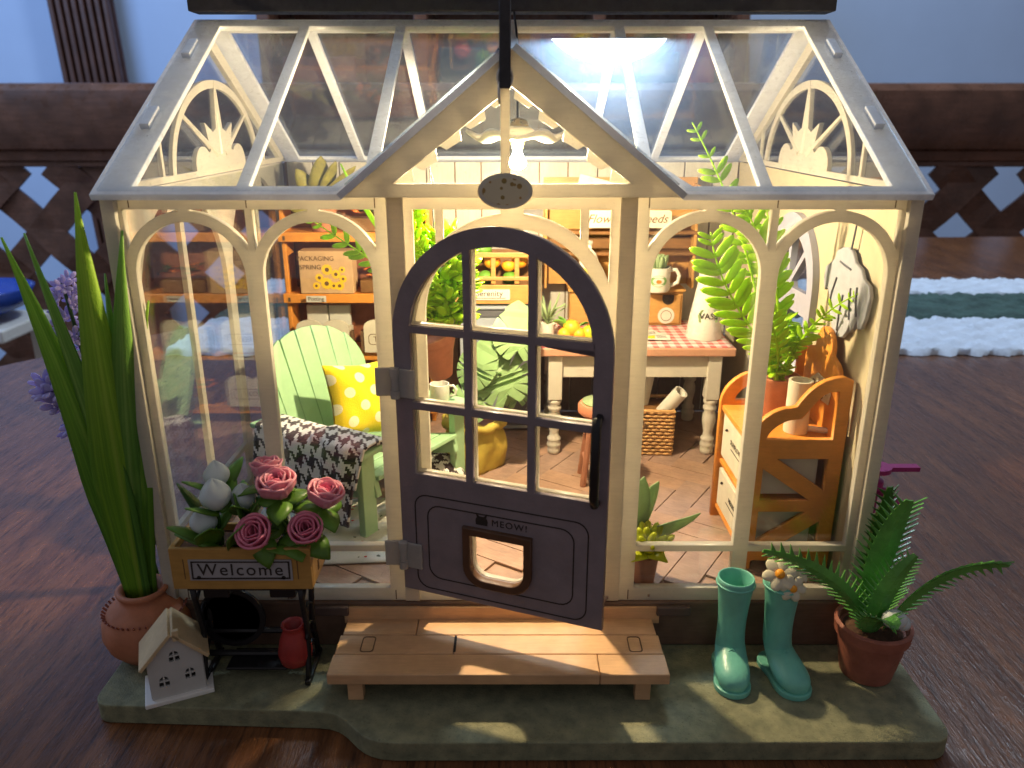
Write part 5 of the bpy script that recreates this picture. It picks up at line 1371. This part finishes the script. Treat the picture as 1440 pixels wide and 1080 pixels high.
# hanging fern
hf = thing('hanging_fern', 'lime green fern in a tilted terracotta pot hanging behind the door', 'plant', (-2.3, 4.2, 7.75))
m = MB(); m.at((0, 0, 0), (R(8), R(-14), 0)); m.lathe([(.30, -.1), (.36, -.08), (.62, .75), (.80, 1.15), (.84, 1.2), (.84, 1.42), (.74, 1.44), (.70, 1.2), (.01, 1.1)], 32); m.build('pot', TERRA, hf, autos=40)
o = bushy(hf, (.30, -.1, 2.95), .60, 1.75, 240, .62, 3).build('foliage', LIME, hf, smooth=True); o['kind'] = 'stuff'
frond(hf, (0, -.2, 1.6), (-.6, -.6, 3.0), (-1.6, -.8, 3.6), (-3.75, -.9, 5.15), 15, .62, (.3, -.5, 1))
frond(hf, (-.1, .2, 1.6), (-.4, .2, 3.6), (-.5, .1, 5.0), (-.95, -.2, 6.5), 12, .42, (1, -.3, 0))
frond(hf, (-.3, .3, 1.6), (-.9, .4, 3.5), (-1.0, .2, 4.6), (-.55, -.1, 5.4), 12, .40, (1, -.3, 0))
frond(hf, (.2, -.1, 1.6), (-.1, -.3, 3.4), (-.4, -.5, 4.3), (-1.0, -.5, 4.9), 12, .42, (1, 0, .3))
blade('leaf', LIME, hf, bez((-.2, 0, 2), (-.4, 0, 4.5), (-.6, 0, 5.6), (-1.1, 0, 6.9), 10), .09, side=(1, -.3, 0))
blade('leaf', LIME, hf, bez((-.2, 0, 2), (-1.4, 0, 4.2), (-2.2, -.2, 5.2), (-2.75, -.3, 6.6), 10), .09, side=(1, -.3, 0))
MB().tube([(.2, 0, 1.3), (-.1, .3, 4.2), (-.25, .9, 6.4), (-.3, 1.5, 7.65)], .025, 6).build('hanging_cord', BLACKM, hf)
MB().tube([(.85, .1, 1.3), (.5, .2, 3.5), (-.25, .9, 6.4)], .02, 6).build('hanging_cord', BLACKM, hf)
# right fern on the rack
RKT = 6.50
rf_ = thing('rack_fern', 'lush lime green fern in a terracotta pot on the orange rack', 'plant', (8.5, 3.85, RKT))
MB().lathe([(.46, 0), (.52, .04), (.66, .95), (.72, 1.15), (.73, 1.32), (.66, 1.34), (.62, 1.15), (.01, 1.08)], 32).build('pot', TERRA, rf_, autos=40)
bushy(rf_, (-.08, 0, 2.2), .48, 1.15, 120, .46, 5).build('foliage', LIME, rf_, smooth=True)['kind'] = 'stuff'
frond(rf_, (-.1, -.2, 1.2), (-.5, -.6, 2.6), (-2.3, -.9, 3.8), (-2.75, -1.0, 6.0), 17, .88, (1, -.2, .3), wd=1.0)
frond(rf_, (-.1, .2, 1.2), (-.7, .4, 3.4), (-1.0, .6, 5.6), (-3.2, .4, 9.0), 20, .62, (1, -.2, .2))
frond(rf_, (0, .1, 1.2), (.1, .3, 3.4), (-.3, .3, 5.0), (-1.55, .2, 6.6), 16, .74, (1, -.2, .1))
frond(rf_, (.0, .2, 1.2), (-.1, .6, 3.0), (-.2, .6, 4.6), (-.75, .5, 6.6), 15, .62, (1, -.1, 0))
frond(rf_, (.1, -.2, 1.2), (.3, -.6, 2.8), (.75, -.9, 3.6), (1.25, -2.2, 4.45), 12, .36, (.2, -.6, 1))
frond(rf_, (-.1, -.3, 1.2), (-.2, -.7, 2.4), (-.6, -1.0, 3.0), (-.9, -1.2, 3.8), 11, .55, (1, -.2, 0))
frond(rf_, (.0, -.2, 1.2), (.1, -.5, 2.2), (.35, -.7, 2.8), (.75, -.8, 3.1), 9, .45, (.6, -.3, .6))

# orange rack ----------------------------------------------------------------------------
rk = thing('orange_rack', 'orange wooden rack with curved sides and cream drawers by the right wall', 'rack', (8.5, 3.1, F0))
X0, X1 = -1.45, 1.3                   # front (towards the room) and back (towards the wall)
h0 = RKT-F0
prof_ = [(X0, 0), (X0+.34, 0), (X0+.34, .3), (X1-.3, .3), (X1-.3, 0), (X1, 0), (X1, 6.15), (X1-.25, 6.25)]+[(p.x, p.y) for p in bez((X1-.5, 6.22, 0), (X1-1.1, 6.1, 0), (X1-1.35, 5.6, 0), (X1-1.5, 5.35, 0), 6)]+[(p.x, p.y) for p in bez((X1-1.7, 5.3, 0), (X0+.7, 5.35, 0), (X0+.05, 4.9, 0), (X0, 4.3, 0), 8)]
hole = [(X0+.42, h0+.12), (X1-.32, h0+.12), (X1-.32, 5.85)]+[(p.x, p.y) for p in bez((X1-.6, 5.85, 0), (X1-1.0, 5.7, 0), (X1-1.15, 5.2, 0), (X1-1.35, 5.02, 0), 6)]+[(p.x, p.y) for p in bez((X1-1.6, 4.98, 0), (X0+.95, 5.0, 0), (X0+.5, 4.7, 0), (X0+.42, h0+.2, 0), 6)]
def side_panel(y):
    zlo = .55; zm = 2.15; zh = h0-.45
    w0, w1 = X0+.42, X1-.38
    def tri(z0, z1, flip):
        # a field crossed by one diagonal brace: two triangles
        t = .3
        if flip: return [[(w0, z0+t), (w0, z1), (w1-t*1.1, z1)], [(w0+t*1.1, z0), (w1, z0), (w1, z1-t)]]
        return [[(w0, z0), (w1-t*1.1, z0), (w0, z1-t)], [(w1, z0+t), (w1, z1), (w0+t*1.1, z1)]]
    hs_ = [hole]+tri(zm+.16, zh, False)+tri(zlo, zm-.16, True)
    o = sheet('side_panel', [prof_]+hs_, .22, ORANGE, rk, Matrix.Translation((0, y, 0)) @ PLANE_XZ, bevel=.03)
    return o
side_panel(-1.72); side_panel(1.72)
MB().box(((X0+X1)/2, 0, h0-.10), (X1-X0-.06, 3.2, .18)).build('top_board', ORANGE, rk, bevel=.02)
for z in (.42, 2.15): MB().box(((X0+X1)/2, 0, z), (X1-X0-.2, 3.2, .14)).build('shelf_board', ORANGE, rk, bevel=.02)
MB().box((X1-.06, 0, 2.4), (.08, 3.2, 4.2)).build('back_board', ORANGE, rk)
for i, (z, h) in enumerate(((3.18, 1.55), (1.25, 1.35))):
    d = MB().box((X0+1.15, 0, z), (2.1, 3.0, h)).build('drawer', CREAM, rk, bevel=.03)
    text('lettering', ('SUNFLOWER', 'HERBS')[i], .24, INK, d, (X0+.095, -.2, z+.1), rot=(PI/2, 0, -PI/2))
    MB().box((X0+.095, -.2, z-.12), (.01, 1.2, .03)).build('printed_line', INK, d)
    MB().ball((X0+.05, .9, z+.35), .05, 8, 6).build('pin', INK, d)
orn = [(-1.35, h0)]+[(-1.35, 5.7)]+arc(-.85, 5.95, .50, 200, 95, 6)+arc(0, 6.65, .62, 190, -10, 12)+arc(.85, 5.95, .50, 85, -20, 6)+[(1.35, 5.7), (1.35, h0)]
sheet('back_crest', [orn], .16, ORANGE, rk, Matrix.Translation((X1-.15, 0, 0)) @ PLANE_YZ, bevel=.02)
sheet('crest_label', [[(-.75, 5.0), (.7, 4.95), (.85, 5.35), (.3, 5.7), (-.5, 5.65), (-.85, 5.35)]], .03, PAPER, rk, Matrix.Translation((X1-.26, -.2, .1)) @ PLANE_YZ)
text('lettering', 'FLOWER', .30, INKB, rk, (X1-.285, -.2, 5.42), rot=(PI/2, 0, -PI/2)); text('lettering', 'SHOP', .28, INKB, rk, (X1-.285, -.2, 5.15), rot=(PI/2, 0, -PI/2))
rl = MB().lathe([(.36, 0), (.36, 1.65), (.29, 1.65), (.29, 1.3), (.01, 1.28)], 24).build('twine_roll', CREAM, None, autos=40, loc=(8.72, 2.35, RKT)); tag(rl, 'cream paper tube standing on the orange rack', 'paper roll')
wr = MB().tube([(0, 0, .1), (.7, -.25, .1)], .09, 10).build('small_roll', WHITEP, None, loc=(9.05, 2.25, RKT+.02)); tag(wr, 'tiny white roll lying on the orange rack', 'paper roll')
wt = sheet('seed_tag', [[(-.5, 0), (.5, 0), (.5, .34), (-.5, .34)]], .03, PAPER, None, Matrix.Translation((8.4, 1.22, F0+.45)) @ PLANE_XZ); tag(wt, 'small printed card at the foot of the orange rack', 'card')
# gloves on the right wall
gv = thing('work_gloves', 'grey gardening gloves hanging on the cream right wall', 'gloves', (9.80, 2.6, 9.5))
go_ = [(-.5, .25), (-.25, .0), (.15, -.05), (.5, .1), (.75, .35), (.9, .6), (1.0, 1.0), (1.25, 1.2), (1.45, 1.1), (1.6, 1.4), (1.55, 1.75), (1.2, 1.95), (.95, 2.1), (.85, 2.35), (.45, 2.5), (.1, 2.55), (-.2, 2.45), (-.45, 2.2), (-.85, 2.1), (-1.1, 1.85), (-1.5, 1.75), (-1.65, 1.5), (-1.55, .9), (-1.4, .55), (-1.2, .5), (-1.05, .8), (-.95, .45), (-.75, .3), (-.62, .6)]
sheet('glove_pair', [go_], .12, GREYG, gv, PLANE_YZ, bevel=.03)
for a, b in (((-1.05, .8), (-.85, 1.6)), ((-.62, .6), (-.45, 1.5)), ((.1, .1), (.0, 1.2)), ((.9, .7), (.6, 1.6)), ((-.3, 2.0), (.5, 2.1))):
    MB().tube([(-.075, a[0], a[1]), (-.08, (a[0]+b[0])/2+.05, (a[1]+b[1])/2), (-.075, b[0], b[1])], .03, 6).build('seam', DKP, gv)
MB().tube([(-.02, 0, 2.4), (-.02, -.15, 3.3)], .03, 6).build('string', DKP, gv)

# plant on the floor inside, right of the door ----------------------------------------------
ip = thing('floor_plant', 'pale leafed plant in a terracotta pot on the floor right of the door', 'plant', (3.55, 1.05, F0))
MB().lathe([(.44, 0), (.48, .04), (.62, .9), (.66, 1.05), (.58, 1.05), (.01, .95)], 28).build('pot', TERRA, ip, autos=40)
for p3, wd, sd in (((.35, -.1, 3.3), .45, (1, 0, .1)), ((.85, .2, 3.0), .40, (1, .3, 0)), ((2.1, -.1, 2.1), .36, (.1, -.5, 1)), ((-.5, .3, 2.8), .4, (1, .2, 0))):
    blade('leaf', LEAFP, ip, bez((0, 0, .9), (p3[0]*.2, p3[1], 1.5), (p3[0]*.6, p3[1], p3[2]*.75), p3, 10), wd, side=sd, fold=.2)
yv = thing('yellow_succulent', 'yellow green succulent rosette beside the floor plant', 'plant', (4.0, .62, F0)); yv.scale = (1.25, 1.25, 1.15)
MB().lathe([(.25, 0), (.34, .8), (.3, .8), (.01, .75)], 18).build('pot', TERRA, yv, autos=40)
LY = M('yellow_green_plastic', (.60, .64, .03), .4, .12, 2, .05, trans=.45)
for k in range(16):
    a = k*2.4; tl_ = .9-.8*k/16
    m = MB(); m.at((0, 0, .8), (0, tl_, a)); m.ball((0, 0, .42), (.13, .13, .46), 8, 6); m.build('succulent_leaf', LY, yv, smooth=True)
for a in (-.6, .5): blade('leaf', LY, yv, bez((0, 0, .75), (.2*math.sin(a), -.3, 1.1), (.5*math.sin(a), -.5, 1.2), (.9*math.sin(a), -.55, .9), 8), .25)
